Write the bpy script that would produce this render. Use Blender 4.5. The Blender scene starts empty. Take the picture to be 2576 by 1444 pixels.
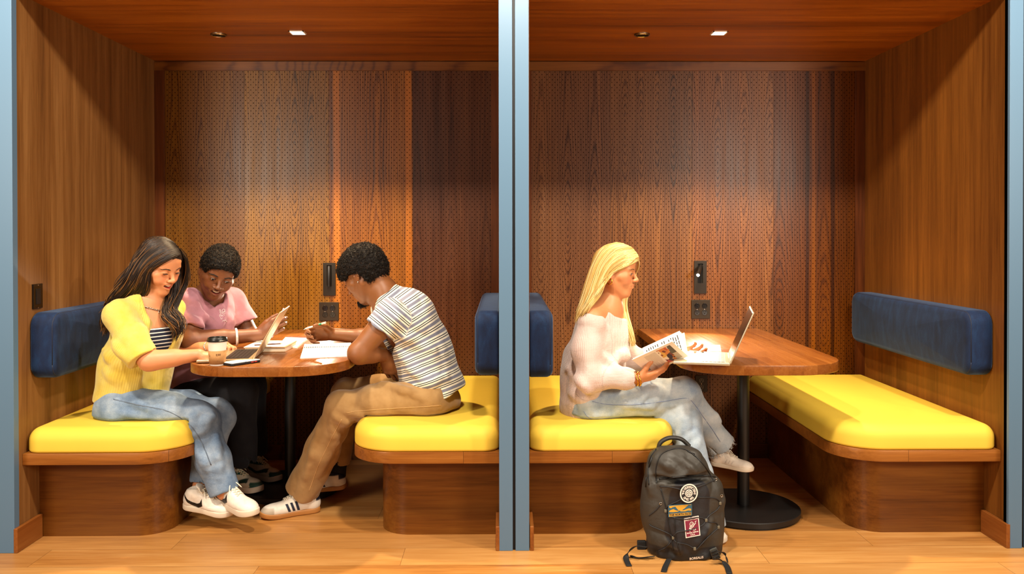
import bpy, math, random
import numpy as np
from mathutils import Vector, Matrix

SC = bpy.context.scene
COL = SC.collection
# ---------------------------------------------------------------- camera
FPX = 2100.0
CAM = np.array([0.0, -3.437, 1.2973])
YAW, PITCH, ROLL = 0.00958, -0.00747, -0.0013
PCX, PCY = 1287.93, 603.06
def cam_axes():
    cy, sy = math.cos(YAW), math.sin(YAW); cp, sp = math.cos(PITCH), math.sin(PITCH)
    cr, sr = math.cos(ROLL), math.sin(ROLL)
    w = np.array([sy*cp, cy*cp, sp]); r = np.array([cy, -sy, 0.0]); u = np.cross(r, w)
    return cr*r+sr*u, -sr*r+cr*u, w
CR, CU, CW = cam_axes()
cd = bpy.data.cameras.new('camera'); cam = bpy.data.objects.new('camera', cd); COL.objects.link(cam)
cam.matrix_world = Matrix(((CR[0], CU[0], -CW[0], CAM[0]), (CR[1], CU[1], -CW[1], CAM[1]), (CR[2], CU[2], -CW[2], CAM[2]), (0, 0, 0, 1)))
cd.sensor_width = 36.0; cd.lens = 36.0*FPX/2576.0
cd.shift_x = (1288.0-PCX)/2576.0; cd.shift_y = (PCY-722.0)/2576.0
cd.clip_start = 0.05
SC.camera = cam
def at(px, py, Y):
    """world point seen at photo pixel (px, py) at depth Y"""
    d = CR*(px-PCX)/FPX - CU*(py-PCY)/FPX + CW
    return CAM + d*((Y-CAM[1])/d[1])
def atz(px, py, Z):
    d = CR*(px-PCX)/FPX - CU*(py-PCY)/FPX + CW
    return CAM + d*((Z-CAM[2])/d[2])
def atx(px, py, X):
    d = CR*(px-PCX)/FPX - CU*(py-PCY)/FPX + CW
    return CAM + d*((X-CAM[0])/d[0])
# ---------------------------------------------------------------- colour management, world, lights
SC.view_settings.view_transform = 'Standard'
SC.view_settings.look = 'None'
SC.view_settings.gamma = 1.0
SC.view_settings.use_curve_mapping = False
SC.view_settings.exposure = 0.10
SC.cycles.max_bounces = 7
SC.cycles.sample_clamp_indirect = 6.0
wd = bpy.data.worlds.new('world'); SC.world = wd; wd.use_nodes = True
wd.node_tree.nodes['Background'].inputs[0].default_value = (1.0, 0.88, 0.74, 1)
wd.node_tree.nodes['Background'].inputs[1].default_value = 0.13
XL, XR, PL, PR, DP, ZC = -1.9944, 2.0792, -0.0196, 0.1045, 1.3714, 2.286
def spot(name, loc, aim, power, color, angle, blend=0.6, size=0.03):
    l = bpy.data.lights.new(name, 'SPOT'); l.energy = power; l.color = color
    l.spot_size = math.radians(angle); l.spot_blend = blend; l.shadow_soft_size = size
    o = bpy.data.objects.new(name, l); COL.objects.link(o); o.location = loc
    o.rotation_euler = (Vector(aim)-Vector(loc)).to_track_quat('-Z', 'Y').to_euler(); return o
def area(name, loc, aim, power, color, sx, sy):
    l = bpy.data.lights.new(name, 'AREA'); l.energy = power; l.color = color
    l.shape = 'RECTANGLE'; l.size = sx; l.size_y = sy
    o = bpy.data.objects.new(name, l); COL.objects.link(o); o.location = loc
    o.rotation_euler = (Vector(aim)-Vector(loc)).to_track_quat('-Z', 'Y').to_euler(); return o
WARM = (1.0, 0.73, 0.43)
SPOTS = [(-1.012, 0.68), (1.062, 0.68)]
for i, (sx, sy) in enumerate(SPOTS):
    spot('booth_downlight', (sx, sy, ZC-0.012), (sx, sy+0.04, 0), 200, WARM, 100, 0.85, 0.035)
# corridor ceiling fixtures in front of the booths, then added front fill; all out of frame
SOFT = (1.0, 0.87, 0.70)
for cx_ in (-1.95, 0.04, 1.95):    # corridor downlights
    area('corridor_light', (cx_, -1.15, 2.92), (cx_*0.75, 0.35, 0.5), 62, SOFT, 0.15, 0.15)
for cx_ in (-2.6, 2.6):            # soft fill added beside the camera to brighten the fronts, no room fixture
    area('front_fill', (cx_, -3.0, 1.85), (cx_*0.08, 0.7, 0.9), 74, SOFT, 0.8, 0.7)
# ---------------------------------------------------------------- node helper
class G:
    def __init__(s, mat):
        s.m = mat; mat.use_nodes = True; s.t = mat.node_tree; s.t.nodes.clear()
        s.out = s.t.nodes.new('ShaderNodeOutputMaterial')
    def n(s, typ, **k):
        nd = s.t.nodes.new(typ)
        for a, b in k.items(): setattr(nd, a, b)
        return nd
    def link(s, v, sock):
        if isinstance(v, V): s.t.links.new(v.o, sock)
        elif v is not None:
            if hasattr(sock.default_value, '__len__'):
                if hasattr(v, '__len__'):
                    v = tuple(v); L = len(sock.default_value)
                    sock.default_value = (v+(1.0,))[:L] if len(v) < L else v[:L]
                else: sock.default_value = (v,)*len(sock.default_value)
            else: sock.default_value = v
    def math(s, op, *a, clamp=False):
        nd = s.n('ShaderNodeMath', operation=op, use_clamp=clamp)
        for i, v in enumerate(a): s.link(v, nd.inputs[i])
        return V(s, nd.outputs[0])
    def vec(s, x, y, z):
        nd = s.n('ShaderNodeCombineXYZ')
        for i, v in enumerate((x, y, z)): s.link(v, nd.inputs[i])
        return V(s, nd.outputs[0])
    def sep(s, v):
        nd = s.n('ShaderNodeSeparateXYZ'); s.link(v, nd.inputs[0]); return [V(s, o) for o in nd.outputs]
    def pos(s): return V(s, s.n('ShaderNodeNewGeometry').outputs['Position'])
    def objc(s): return V(s, s.n('ShaderNodeTexCoord').outputs['Object'])
    def attr(s, name, out='Vector'):
        nd = s.n('ShaderNodeAttribute'); nd.attribute_name = name; return V(s, nd.outputs[out])
    def noise(s, v, scale=1.0, detail=3.0, rough=0.5, dist=0.0, out=0):
        nd = s.n('ShaderNodeTexNoise'); s.link(v, nd.inputs['Vector']); nd.inputs['Scale'].default_value = scale
        nd.inputs['Detail'].default_value = detail; nd.inputs['Roughness'].default_value = rough
        nd.inputs['Distortion'].default_value = dist; return V(s, nd.outputs[out])
    def white(s, v):
        nd = s.n('ShaderNodeTexWhiteNoise'); s.link(v, nd.inputs['Vector']); return V(s, nd.outputs['Value'])
    def vor(s, v, scale, out='Distance', feature='F1'):
        nd = s.n('ShaderNodeTexVoronoi', feature=feature); s.link(v, nd.inputs['Vector']); nd.inputs['Scale'].default_value = scale
        return V(s, nd.outputs[out])
    def mix(s, f, a, b, blend='MIX'):
        nd = s.n('ShaderNodeMix', data_type='RGBA', blend_type=blend)
        s.link(f, nd.inputs[0]); s.link(a, nd.inputs[6]); s.link(b, nd.inputs[7]); return V(s, nd.outputs[2])
    def ramp(s, f, stops, interp='LINEAR'):
        nd = s.n('ShaderNodeValToRGB'); cr = nd.color_ramp; cr.interpolation = interp
        while len(cr.elements) < len(stops): cr.elements.new(0.5)
        for e, (p, c) in zip(cr.elements, stops):
            e.position = p; e.color = (tuple(c)+(1.0,))[:4] if hasattr(c, '__len__') else (c, c, c, 1)
        s.link(f, nd.inputs[0]); return V(s, nd.outputs[0])
    def bump(s, h, strength=0.3, dist=0.002, normal=None):
        nd = s.n('ShaderNodeBump'); nd.inputs['Strength'].default_value = strength; nd.inputs['Distance'].default_value = dist
        s.link(h, nd.inputs['Height'])
        if normal is not None: s.link(normal, nd.inputs['Normal'])
        return V(s, nd.outputs[0])
    def bsdf(s, **k):
        nd = s.n('ShaderNodeBsdfPrincipled')
        for a, v in k.items(): s.link(v, nd.inputs[a.replace('_', ' ')])
        s.t.links.new(nd.outputs[0], s.out.inputs[0]); return nd
class V:
    def __init__(s, g, o): s.g = g; s.o = o
    def __add__(s, b): return s.g.math('ADD', s, b)
    def __radd__(s, b): return s.g.math('ADD', b, s)
    def __sub__(s, b): return s.g.math('SUBTRACT', s, b)
    def __rsub__(s, b): return s.g.math('SUBTRACT', b, s)
    def __mul__(s, b): return s.g.math('MULTIPLY', s, b)
    def __rmul__(s, b): return s.g.math('MULTIPLY', b, s)
    def __truediv__(s, b): return s.g.math('DIVIDE', s, b)
def lin(h):
    """sRGB hex -> linear"""
    h = h.lstrip('#'); r = []
    for i in (0, 2, 4):
        c = int(h[i:i+2], 16)/255; r.append(c/12.92 if c <= 0.04045 else ((c+0.055)/1.055)**2.4)
    return tuple(r)
MATS = {}
def simple(name, color, rough=0.5, metal=0.0, emit=None, estr=1.0, bump=None, spec=0.5, sss=0.0, var=0.0, sheen=0.0, coat=0.0):
    """one plain surface with slight procedural variation"""
    if name in MATS: return MATS[name]
    m = bpy.data.materials.new(name); g = G(m); c = color
    if isinstance(c, str): c = lin(c)
    p = g.objc(); cc = c
    if var:
        nz = g.noise(p, 14.0, 4)
        cc = g.mix(nz, tuple(x*(1-var) for x in c), tuple(min(1, x*(1+var)) for x in c))
    kw = dict(Base_Color=cc, Roughness=rough, Metallic=metal)
    if bump: kw['Normal'] = g.bump(g.noise(p, bump[0], 3), bump[1], bump[2] if len(bump) > 2 else 0.001)
    nd = g.bsdf(**kw); nd.inputs['Specular IOR Level'].default_value = spec
    if sss: nd.inputs['Subsurface Weight'].default_value = sss; nd.inputs['Subsurface Radius'].default_value = (1, .35, .2); nd.inputs['Subsurface Scale'].default_value = 0.006
    if sheen: nd.inputs['Sheen Weight'].default_value = sheen
    if coat: nd.inputs['Coat Weight'].default_value = coat
    if emit: nd.inputs['Emission Color'].default_value = tuple(emit)+(1,); nd.inputs['Emission Strength'].default_value = estr
    MATS[name] = m; return m
def wood(name, dark, mid, light, grain='z', fine=1.0, rough=0.38, cath=None, holes=None, planks=None, streak=0.5, spec=0.32, strips=None, gapd=0.75):
    """procedural wood in world coordinates; grain = axis of the fibres ('x','y','z')"""
    if name in MATS: return MATS[name]
    m = bpy.data.materials.new(name); g = G(m)
    dark, mid, light = lin(dark), lin(mid), lin(light)
    x, y, z = g.sep(g.pos())
    lo = {'x': x, 'y': y, 'z': z}[grain]
    cr = {'x': (y, z), 'y': (x, z), 'z': (x, y)}[grain]
    a, b = cr
    off = 0.0; tint = None; gap = None
    if planks:    # (cross coordinate width, length, which cross)
        w, L, which = planks
        c = {'x': x, 'y': y, 'z': z}[which]
        row = g.math('FLOOR', c/w)
        sh = g.white(g.vec(row, 3.1, 0.7))*L
        colm = g.math('FLOOR', (lo+sh)/L)
        rnd = g.white(g.vec(row, colm, 1.3)); off = rnd*37.0; tint = rnd
        fr = g.math('FRACT', c/w); fl = g.math('FRACT', (lo+sh)/L)
        ga = g.math('LESS_THAN', g.math('MINIMUM', fr, 1-fr), 0.0009/w)
        gb = g.math('LESS_THAN', g.math('MINIMUM', fl, 1-fl), 0.0008/L)
        gap = g.math('MAXIMUM', ga, gb)
    def vv(sc, sl, o=0.0):
        return g.vec((a+off+o)*sc, (b+off)*sc, (lo+off)*sl)
    n1 = g.noise(vv(150*fine, 5.0), 1.0, 3, 0.6)
    n2 = g.noise(vv(36*fine, 1.3), 1.0, 4, 0.62, 0.4)
    n3 = g.noise(vv(7*fine, 0.5), 1.0, 2, 0.5)
    v = n1*0.22+n2*0.38+n3*0.40
    if cath:      # (leaf width, centre height, height stretch, ring frequency, strength, x offset)
        w, z0, hb, fq, st, xo = cath
        leaf = g.math('FLOOR', (a+xo)/w)
        u = g.math('FRACT', (a+xo)/w)-0.5
        nz = g.noise(g.vec(a*6.0, b*6.0, lo*1.7), 1.0, 3, 0.55)
        nz2 = g.noise(g.vec(u*9.0, 2.3, lo*2.6), 1.0, 4, 0.6)
        dz_ = lo-z0+(g.white(g.vec(leaf, 1.0, 5.0))-0.5)*0.12
        hh = (dz_*hb)/g.math('SQRT', dz_*dz_*9.0+1.0)+(nz-0.5)*0.10
        rr = g.math('SQRT', (u*u)*1.35+hh*hh+0.0004)+(nz2-0.5)*0.06
        rg = g.math('SINE', rr*fq)*0.5+0.5
        rg = g.math('POWER', rg, 3.5)
        v = v*(1-st*0.3)+(0.46-rg*0.62)*st*0.30+0.07*st
    ccol = g.ramp(v, [(0.30, dark), (0.47, mid), (0.70, light)])
    if streak:
        sx = g.noise(g.vec(a*17*fine, b*17*fine, lo*0.35), 1.0, 2, 0.4)
        ccol = g.mix(g.ramp(sx, [(0.35, 0.0), (0.75, streak)]), ccol, g.mix(0.5, ccol, dark))
    if tint is not None:
        ccol = g.mix(g.ramp(tint, [(0, 0.0), (1, 0.55)]), ccol, g.mix(0.5, ccol, light))
        ccol = g.mix(g.ramp(g.white(g.vec(tint, 2.0, 9.0)), [(0.5, 0.0), (1, 0.5)]), ccol, g.mix(0.6, ccol, dark))
        ccol = g.mix(gap*gapd, ccol, tuple(c*0.35 for c in dark))
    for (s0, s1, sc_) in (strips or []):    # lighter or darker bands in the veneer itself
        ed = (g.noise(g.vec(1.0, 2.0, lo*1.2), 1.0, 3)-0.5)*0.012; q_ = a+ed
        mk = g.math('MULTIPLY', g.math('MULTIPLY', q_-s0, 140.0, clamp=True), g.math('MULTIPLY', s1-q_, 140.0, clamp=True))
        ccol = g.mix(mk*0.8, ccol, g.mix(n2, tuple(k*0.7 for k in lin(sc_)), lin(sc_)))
    h = n1*0.5+n2*0.5
    ro = g.math('ADD', (n2-0.5)*0.2, rough)
    if holes:     # staggered perforation (pitch x, pitch z, radius)
        px_, pz_, r_, hx, hz = holes
        def lat(ox, oz):
            fx = (g.math('FRACT', (x+hx)/px_+ox)-0.5)*px_
            fz = (g.math('FRACT', (z+hz)/pz_+oz)-0.5)*pz_
            return g.math('SQRT', fx*fx+fz*fz)
        d = g.math('MINIMUM', lat(0, 0), lat(0.5, 0.5))
        msk = g.math('LESS_THAN', d, r_)
        ccol = g.mix(msk, ccol, (0.006, 0.004, 0.003))
        h = h-msk*8.0; ro = g.math('MAXIMUM', ro, msk)
    nd = g.bsdf(Base_Color=ccol, Roughness=ro, Normal=g.bump(h, 0.25, 0.0012))
    nd.inputs['Specular IOR Level'].default_value = spec
    if holes: g.link((1-msk)*spec, nd.inputs['Specular IOR Level'])
    MATS[name] = m; return m
# ---------------------------------------------------------------- mesh helpers
def newobj(name, verts, faces, mat, parent=None, smooth=False, origin=None, attrs=None, fmat=None):
    me = bpy.data.meshes.new(name)
    v = np.asarray(verts, dtype=np.float64).reshape(-1, 3)
    if parent is not None: org = np.array(parent.get('_org', (0, 0, 0)), dtype=float)
    elif origin is not None: org = np.array(origin, dtype=float)
    else: org = np.zeros(3)
    v = v-org
    me.from_pydata(v.tolist() if len(v) < 20000 else v.tolist(), [], faces if isinstance(faces, list) else faces.tolist())
    me.update()
    mats = mat if isinstance(mat, (list, tuple)) else [mat]
    for mm in mats: me.materials.append(mm)
    if fmat is not None: me.polygons.foreach_set('material_index', np.asarray(fmat, dtype=np.int32))
    if smooth: me.polygons.foreach_set('use_smooth', np.ones(len(me.polygons), dtype=bool))
    if attrs:
        for k, arr in attrs.items():
            arr = np.asarray(arr, dtype=np.float32)
            if arr.ndim == 1:
                at_ = me.attributes.new(k, 'FLOAT', 'POINT'); at_.data.foreach_set('value', arr)
            else:
                at_ = me.attributes.new(k, 'FLOAT_VECTOR', 'POINT'); at_.data.foreach_set('vector', arr.ravel())
    o = bpy.data.objects.new(name, me); COL.objects.link(o)
    if parent is not None: o.parent = parent; o['_org'] = tuple(float(q) for q in org)
    else: o.location = org; o['_org'] = tuple(float(q) for q in org)
    return o
def tag(o, label=None, cat=None, group=None, kind=None):
    if label: o['label'] = label
    if cat: o['category'] = cat
    if group: o['group'] = group
    if kind: o['kind'] = kind
    return o
def thing(name, label, cat, loc, group=None):
    o = bpy.data.objects.new(name, None); COL.objects.link(o); o.location = loc; o.empty_display_size = 0.05
    o['_org'] = tuple(float(q) for q in loc); return tag(o, label, cat, group)
class MB:
    """collects shapes into one mesh"""
    def __init__(s): s.v = []; s.f = []; s.m = []; s.n = 0
    def add(s, v, f, mi=0):
        v = np.asarray(v, dtype=float).reshape(-1, 3)
        s.v.append(v); s.f += [tuple(int(i)+s.n for i in q) for q in f]; s.m += [mi]*len(f); s.n += len(v); return s
    def box(s, a, b, bev=0.0, mi=0, rot=None, ctr=None):
        a = np.minimum(a, b).astype(float) if False else np.array([min(p, q) for p, q in zip(a, b)], float); b = np.array([max(p, q) for p, q in zip(a, b)], float) if False else b
        lo = np.array([min(p, q) for p, q in zip(a, b)]); hi = np.array([max(p, q) for p, q in zip(a, b)])
        if bev <= 0:
            c = np.array([[x, y, z] for z in (lo[2], hi[2]) for y in (lo[1], hi[1]) for x in (lo[0], hi[0])])
            f = [(0, 2, 3, 1), (4, 5, 7, 6), (0, 1, 5, 4), (2, 6, 7, 3), (0, 4, 6, 2), (1, 3, 7, 5)]
        else:
            bev = min(bev, 0.49*float((hi-lo).min()))
            c, f = rbox(lo, hi, bev)
        if rot is not None:
            k = (lo+hi)/2 if ctr is None else np.array(ctr); c = (c-k)@np.array(rot).T+k
        return s.add(c, f, mi)
    def tube(s, pts, r, n=8, mi=0, cap=True, flat=None):
        v, f = tube(pts, r, n, cap, flat); return s.add(v, f, mi)
    def lathe(s, prof, c, n=32, mi=0, axis='z'):
        v, f = lathe(prof, n)
        if axis == 'y': v = v[:, [0, 2, 1]]*np.array([1, -1, 1])
        if axis == 'x': v = v[:, [2, 0, 1]]
        return s.add(v+np.array(c), f, mi)
    def build(s, name, mat, parent=None, smooth=False, origin=None):
        o = newobj(name, np.vstack(s.v), s.f, mat, parent, smooth, origin, fmat=s.m if isinstance(mat, (list, tuple)) and len(mat) > 1 else None)
        return o
def rbox(lo, hi, r, seg=3):
    """box with rounded edges: superposed spherical corners on a grid"""
    n = seg+1
    import itertools
    t = [math.pi/4*0+math.pi/2*i/seg for i in range(n)]
    # build from 6 faces subdivided grid mapped to rounded box
    def axisvals(l, h):
        return [l+r-r*math.cos(0)]  # unused
    verts = {}; V_ = []; F_ = []
    ks = [-1.0+2*i/(2*seg+1) for i in range(2*seg+2)]
    cen = (lo+hi)/2; ha = (hi-lo)/2-r
    def pt(d):
        d = np.array(d, float); sg = np.where(d >= 0, 1, -1)
        q = np.tan(np.clip(np.abs(d), 0, 1)*math.pi/4)
        # map: |d| below threshold stays as zero direction
        return sg, q
    m = 2*seg+2
    def coord(i):   # param -> (sign, angle 0..1)
        if i < seg+1: return -1, (seg-i)/seg
        return 1, (i-seg-1)/seg
    def getv(face, i, j):
        ax, sg = face; o1, o2 = [(1, 2), (2, 0), (0, 1)][ax]
        s1, a1 = coord(i); s2, a2 = coord(j)
        d = np.zeros(3); d[ax] = sg; d[o1] = s1*math.tan(a1*math.pi/4); d[o2] = s2*math.tan(a2*math.pi/4)
        dn = d/np.linalg.norm(d); c = np.zeros(3); c[ax] = sg*ha[ax]; c[o1] = s1*ha[o1]; c[o2] = s2*ha[o2]
        p = cen+c+dn*r; key = tuple(np.round(p, 6))
        if key not in verts: verts[key] = len(V_); V_.append(p)
        return verts[key]
    for ax in range(3):
        for sg in (-1, 1):
            for i in range(m-1):
                for j in range(m-1):
                    q = [getv((ax, sg), i, j), getv((ax, sg), i+1, j), getv((ax, sg), i+1, j+1), getv((ax, sg), i, j+1)]
                    if sg < 0: q = q[::-1]
                    u = []
                    for k in q:
                        if k not in u: u.append(k)
                    if len(u) >= 3: F_.append(tuple(u))
    return np.array(V_), F_
def frames(pts):
    pts = np.asarray(pts, float); n = len(pts)
    t = np.gradient(pts, axis=0); t /= np.linalg.norm(t, axis=1)[:, None]+1e-12
    ref = np.array([0, 0, 1.0]) if abs(t[0][2]) < 0.9 else np.array([1.0, 0, 0])
    N = []; a = np.cross(t[0], ref); a /= np.linalg.norm(a)
    for i in range(n):
        a = a-t[i]*np.dot(a, t[i]); a /= np.linalg.norm(a)+1e-12; N.append(a.copy())
    N = np.array(N); B = np.cross(t, N); return t, N, B
def tube(pts, r, n=8, cap=True, flat=None):
    """flat=(vector, factor): cross-section squeezed along vector"""
    pts = np.asarray(pts, float); k = len(pts); r = np.broadcast_to(np.asarray(r, float), (k,))
    t, N, B = frames(pts)
    if flat is not None:
        e = np.array(flat[0], float); B2 = e-t*(t@e)[:, None]; B = B2/(np.linalg.norm(B2, axis=1)[:, None]+1e-9); N = np.cross(B, t)
    an = np.arange(n)*2*math.pi/n
    fb = flat[1] if flat is not None else 1.0
    v = pts[:, None, :]+r[:, None, None]*(np.cos(an)[None, :, None]*N[:, None, :]+fb*np.sin(an)[None, :, None]*B[:, None, :])
    v = v.reshape(-1, 3); f = []
    for i in range(k-1):
        for j in range(n):
            j2 = (j+1) % n; f.append((i*n+j, i*n+j2, (i+1)*n+j2, (i+1)*n+j))
    if cap: f.append(tuple(range(n))[::-1]); f.append(tuple((k-1)*n+j for j in range(n)))
    return v, f
def lathe(prof, n=32):
    v = []; f = []
    for (r, z) in prof:
        for j in range(n): a = 2*math.pi*j/n; v.append((r*math.cos(a), r*math.sin(a), z))
    for i in range(len(prof)-1):
        for j in range(n):
            j2 = (j+1) % n; f.append((i*n+j, i*n+j2, (i+1)*n+j2, (i+1)*n+j))
    f.append(tuple(range(n))[::-1]); f.append(tuple((len(prof)-1)*n+j for j in range(n)))
    return np.array(v), f
def smoothpath(pts, m=8):
    """Catmull-Rom through pts"""
    p = np.asarray(pts, float); n = len(p); q = np.vstack([2*p[0]-p[1], p, 2*p[-1]-p[-2]]); out = []
    for i in range(n-1):
        a, b, c, d = q[i], q[i+1], q[i+2], q[i+3]
        for t in np.arange(m)/m:
            out.append(0.5*((2*b)+(c-a)*t+(2*a-5*b+4*c-d)*t*t+(3*b-a-3*c+d)*t**3))
    out.append(p[-1]); return np.array(out)
def resample(pts, n):
    p = np.asarray(pts, float); d = np.r_[0, np.cumsum(np.linalg.norm(np.diff(p, axis=0), axis=1))]
    t = np.linspace(0, d[-1], n); return np.stack([np.interp(t, d, p[:, i]) for i in range(p.shape[1])], 1)
def rrect(x0, y0, x1, y1, radii, seg=8):
    """rounded rectangle outline CCW; radii order (x0y0, x1y0, x1y1, x0y1)"""
    out = []
    for (cx, cy, r, a0) in ((x0, y0, radii[0], math.pi), (x1, y0, radii[1], -math.pi/2), (x1, y1, radii[2], 0), (x0, y1, radii[3], math.pi/2)):
        sx = 1 if cx == x0 else -1; sy = 1 if cy == y0 else -1
        if r < 1e-5: out.append((cx, cy)); continue
        for i in range(seg+1):
            a = a0+math.pi/2*i/seg; out.append((cx+sx*r+r*math.cos(a), cy+sy*r+r*math.sin(a)))
    return np.array(out)
def offset_out(o, d):
    """inset outline by d (convex, CCW) along vertex normals"""
    if abs(d) < 1e-9: return o.copy()
    e = np.roll(o, -1, 0)-o; e /= np.linalg.norm(e, axis=1)[:, None]+1e-12
    nrm = np.stack([e[:, 1], -e[:, 0]], 1); pn = np.roll(nrm, 1, 0)
    b = nrm+pn; b /= (b*nrm).sum(1)[:, None]+1e-9
    return o-b*d
def prism(outline, z0, z1, rt=0.0, rb=0.0, seg=5, dome=0.0):
    """extruded outline with rounded top / bottom edge"""
    rings = []
    if rb > 0:
        for i in range(seg): a = math.pi/2*i/seg; rings.append((rb*(1-math.sin(a)), z0+rb*(1-math.cos(a))))
    rings.append((0, z0+rb)); 
    if rt > 0:
        for i in range(0, seg+1): a = math.pi/2*i/seg; rings.append((rt*(1-math.cos(a)), z1-rt*(1-math.sin(a))))
    else: rings.append((0, z1))
    v = []; f = []; n = len(outline)
    for (d, z) in rings:
        q = offset_out(outline, d)
        for p in q: v.append((p[0], p[1], z))
    for i in range(len(rings)-1):
        for j in range(n):
            j2 = (j+1) % n; f.append((i*n+j, i*n+j2, (i+1)*n+j2, (i+1)*n+j))
    f.append(tuple(range(n))[::-1])
    if dome > 0:
        last = np.array(v[-n:]); c = last.mean(0); base = len(v)-n; k = 5
        for i in range(1, k):
            t = i/k; ring = last*(1-t)+c*t; ring[:, 2] = last[:, 2]+dome*(1-(1-t)**2)
            v += [tuple(p) for p in ring]
            for j in range(n):
                j2 = (j+1) % n; a0 = base+(i-1)*n; a1 = base+i*n; f.append((a0+j, a0+j2, a1+j2, a1+j))
        v.append((c[0], c[1], c[2]+dome)); ci = len(v)-1; a0 = base+(k-1)*n
        for j in range(n): f.append((a0+j, a0+(j+1) % n, ci))
    else: f.append(tuple((len(rings)-1)*n+j for j in range(n)))
    return np.array(v), f
# ================================================================ room
M_side = wood('veneer_side_wall', '#452813', '#794f26', '#9d703f', 'z', 1.0, 0.42, streak=0.45)
M_sideR = wood('veneer_right_wall', '#401d06', '#6f4216', '#935b1f', 'z', 1.0, 0.42, streak=0.45)
M_ceil = wood('veneer_ceiling', '#562e08', '#985414', '#c37823', 'x', 1.0, 0.40, streak=0.5)
M_trim = wood('trim_oak', '#311406', '#673811', '#8d561e', 'x', 0.8, 0.36, cath=(0.9, -1.0, 1.2, 160, 0.8, 0.0), streak=0.3)
M_trimv = wood('trim_upright', '#2c1205', '#5b2d0f', '#7b4114', 'z', 0.9, 0.36, streak=0.5)
M_base = wood('bench_veneer', '#3b1c05', '#6b3b0f', '#8c581c', 'x', 0.8, 0.34, streak=0.8)
M_shelf = wood('bench_board', '#442008', '#834b19', '#ac6f2f', 'x', 0.9, 0.33, planks=(0.31, 0.62, 'z'), streak=0.5)
M_skirt = wood('skirting', '#562a0c', '#844a1b', '#9a632c', 'y', 0.7, 0.45, streak=0.3)
M_floor = wood('oak_floor', '#74421a', '#b87c3c', '#dba765', 'x', 0.42, 0.36, planks=(0.178, 1.45, 'y'), streak=0.75, spec=0.4)
M_table = wood('butcher_block', '#592c0f', '#814819', '#9f662e', 'y', 0.9, 0.26, planks=(0.062, 0.9, 'x'), streak=0.3, gapd=0.15)
M_blue = simple('blue_grey_paint', '#54728c', 0.42, bump=(60, 0.05))
M_groove = simple('groove_black', '#16181d', 0.6)
M_black = simple('black_metal', '#171514', 0.42, bump=(300, 0.05))
M_dkbronze = simple('dark_bronze', '#2c241c', 0.38, metal=0.55)
M_yellow = simple('yellow_vinyl', '#e0be42', 0.62, bump=(500, 0.04, 0.0005), var=0.03, spec=0.3)
PITCHX, PITCHZ = 0.0298, 0.0298
def panelmat(i, dark, mid, light, leaf, z0, hb, fq, st, xo, streak=0.3, strips=None):
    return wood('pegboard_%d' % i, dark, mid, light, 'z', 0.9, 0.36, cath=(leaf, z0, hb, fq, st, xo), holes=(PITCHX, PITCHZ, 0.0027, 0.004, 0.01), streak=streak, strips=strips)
def struct(o): return tag(o, kind='structure')
b = MB(); b.box((-4.5, -4.2, -0.12), (4.5, DP+0.12, 0)); struct(b.build('floor', M_floor))
b = MB(); b.box((XL, 0, ZC), (PL, DP, ZC+0.05)).box((PR, 0, ZC), (XR, DP, ZC+0.05)); struct(b.build('ceiling', M_ceil))
b = MB(); b.box((XL-0.05, 0.0, 0), (XL, DP+0.05, ZC+0.05)); struct(b.build('wall_left', M_side))
b = MB(); b.box((XR, 0.0, 0), (XR+0.05, DP+0.05, ZC+0.05)); struct(b.build('wall_right', M_sideR))
b = MB(); b.box((PL, 0.0, 0), (PR, DP+0.05, ZC+0.05)); struct(b.build('wall_middle', M_sideR))
b = MB(); b.box((-4.5, -0.02, ZC), (4.5, 0.0, 3.0)); struct(b.build('wall_front_header', M_blue))
# dark carcass behind the perforated boards
def back(nm, x0, x1, cuts, specs, k0):
    root = MB(); root.box((x0, DP, 0), (x1, DP+0.02, ZC)); root = struct(root.build(nm, M_black))
    T = 0.055
    xs = [x0+T]+[float(at(c, 400, DP)[0]) for c in cuts]+[x1-T]
    for i, sp in enumerate(specs):
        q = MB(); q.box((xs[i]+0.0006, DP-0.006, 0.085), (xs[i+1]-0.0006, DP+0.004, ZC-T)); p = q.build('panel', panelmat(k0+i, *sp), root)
    f = MB(); f.box((x0, DP-0.02, ZC-T), (x1, DP+0.004, ZC-0.004), 0.001); f.box((x0, DP-0.02, 0.0005), (x1, DP+0.004, 0.085), 0.001)
    f.build('frame_rail', M_trim, root)
    for a in (x0, x1-T):
        f = MB(); f.box((a, DP-0.0195, 0.085), (a+T, DP+0.004, ZC-T), 0.001); f.build('frame_stile', M_trimv, root)
    return root
XB = lambda px: float(at(px, 400, DP)[0])
back('wall_back_left', XL, PL, (616, 828, 1039),
     [('#381b01', '#653a0b', '#885b19', 0.150, 1.35, 1.5, 120, 0.9, 0.01), ('#3e2302', '#72480c', '#976818', 0.096, 1.66, 2.1, 75, 0.8, 0.0),
      ('#3a1b00', '#713d04', '#995d0f', 0.240, 0.8, 1.2, 150, 0.8, 0.13, 0.3, [(XB(829), XB(836), '#5f2e03'), (XB(838), XB(857), '#ba6f1c'), (XB(1019), XB(1037), '#b26716')]), ('#291107', '#4b2610', '#643919', 0.20, 0.9, 1.2, 120, 0.45, 0.0)], 1)
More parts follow.
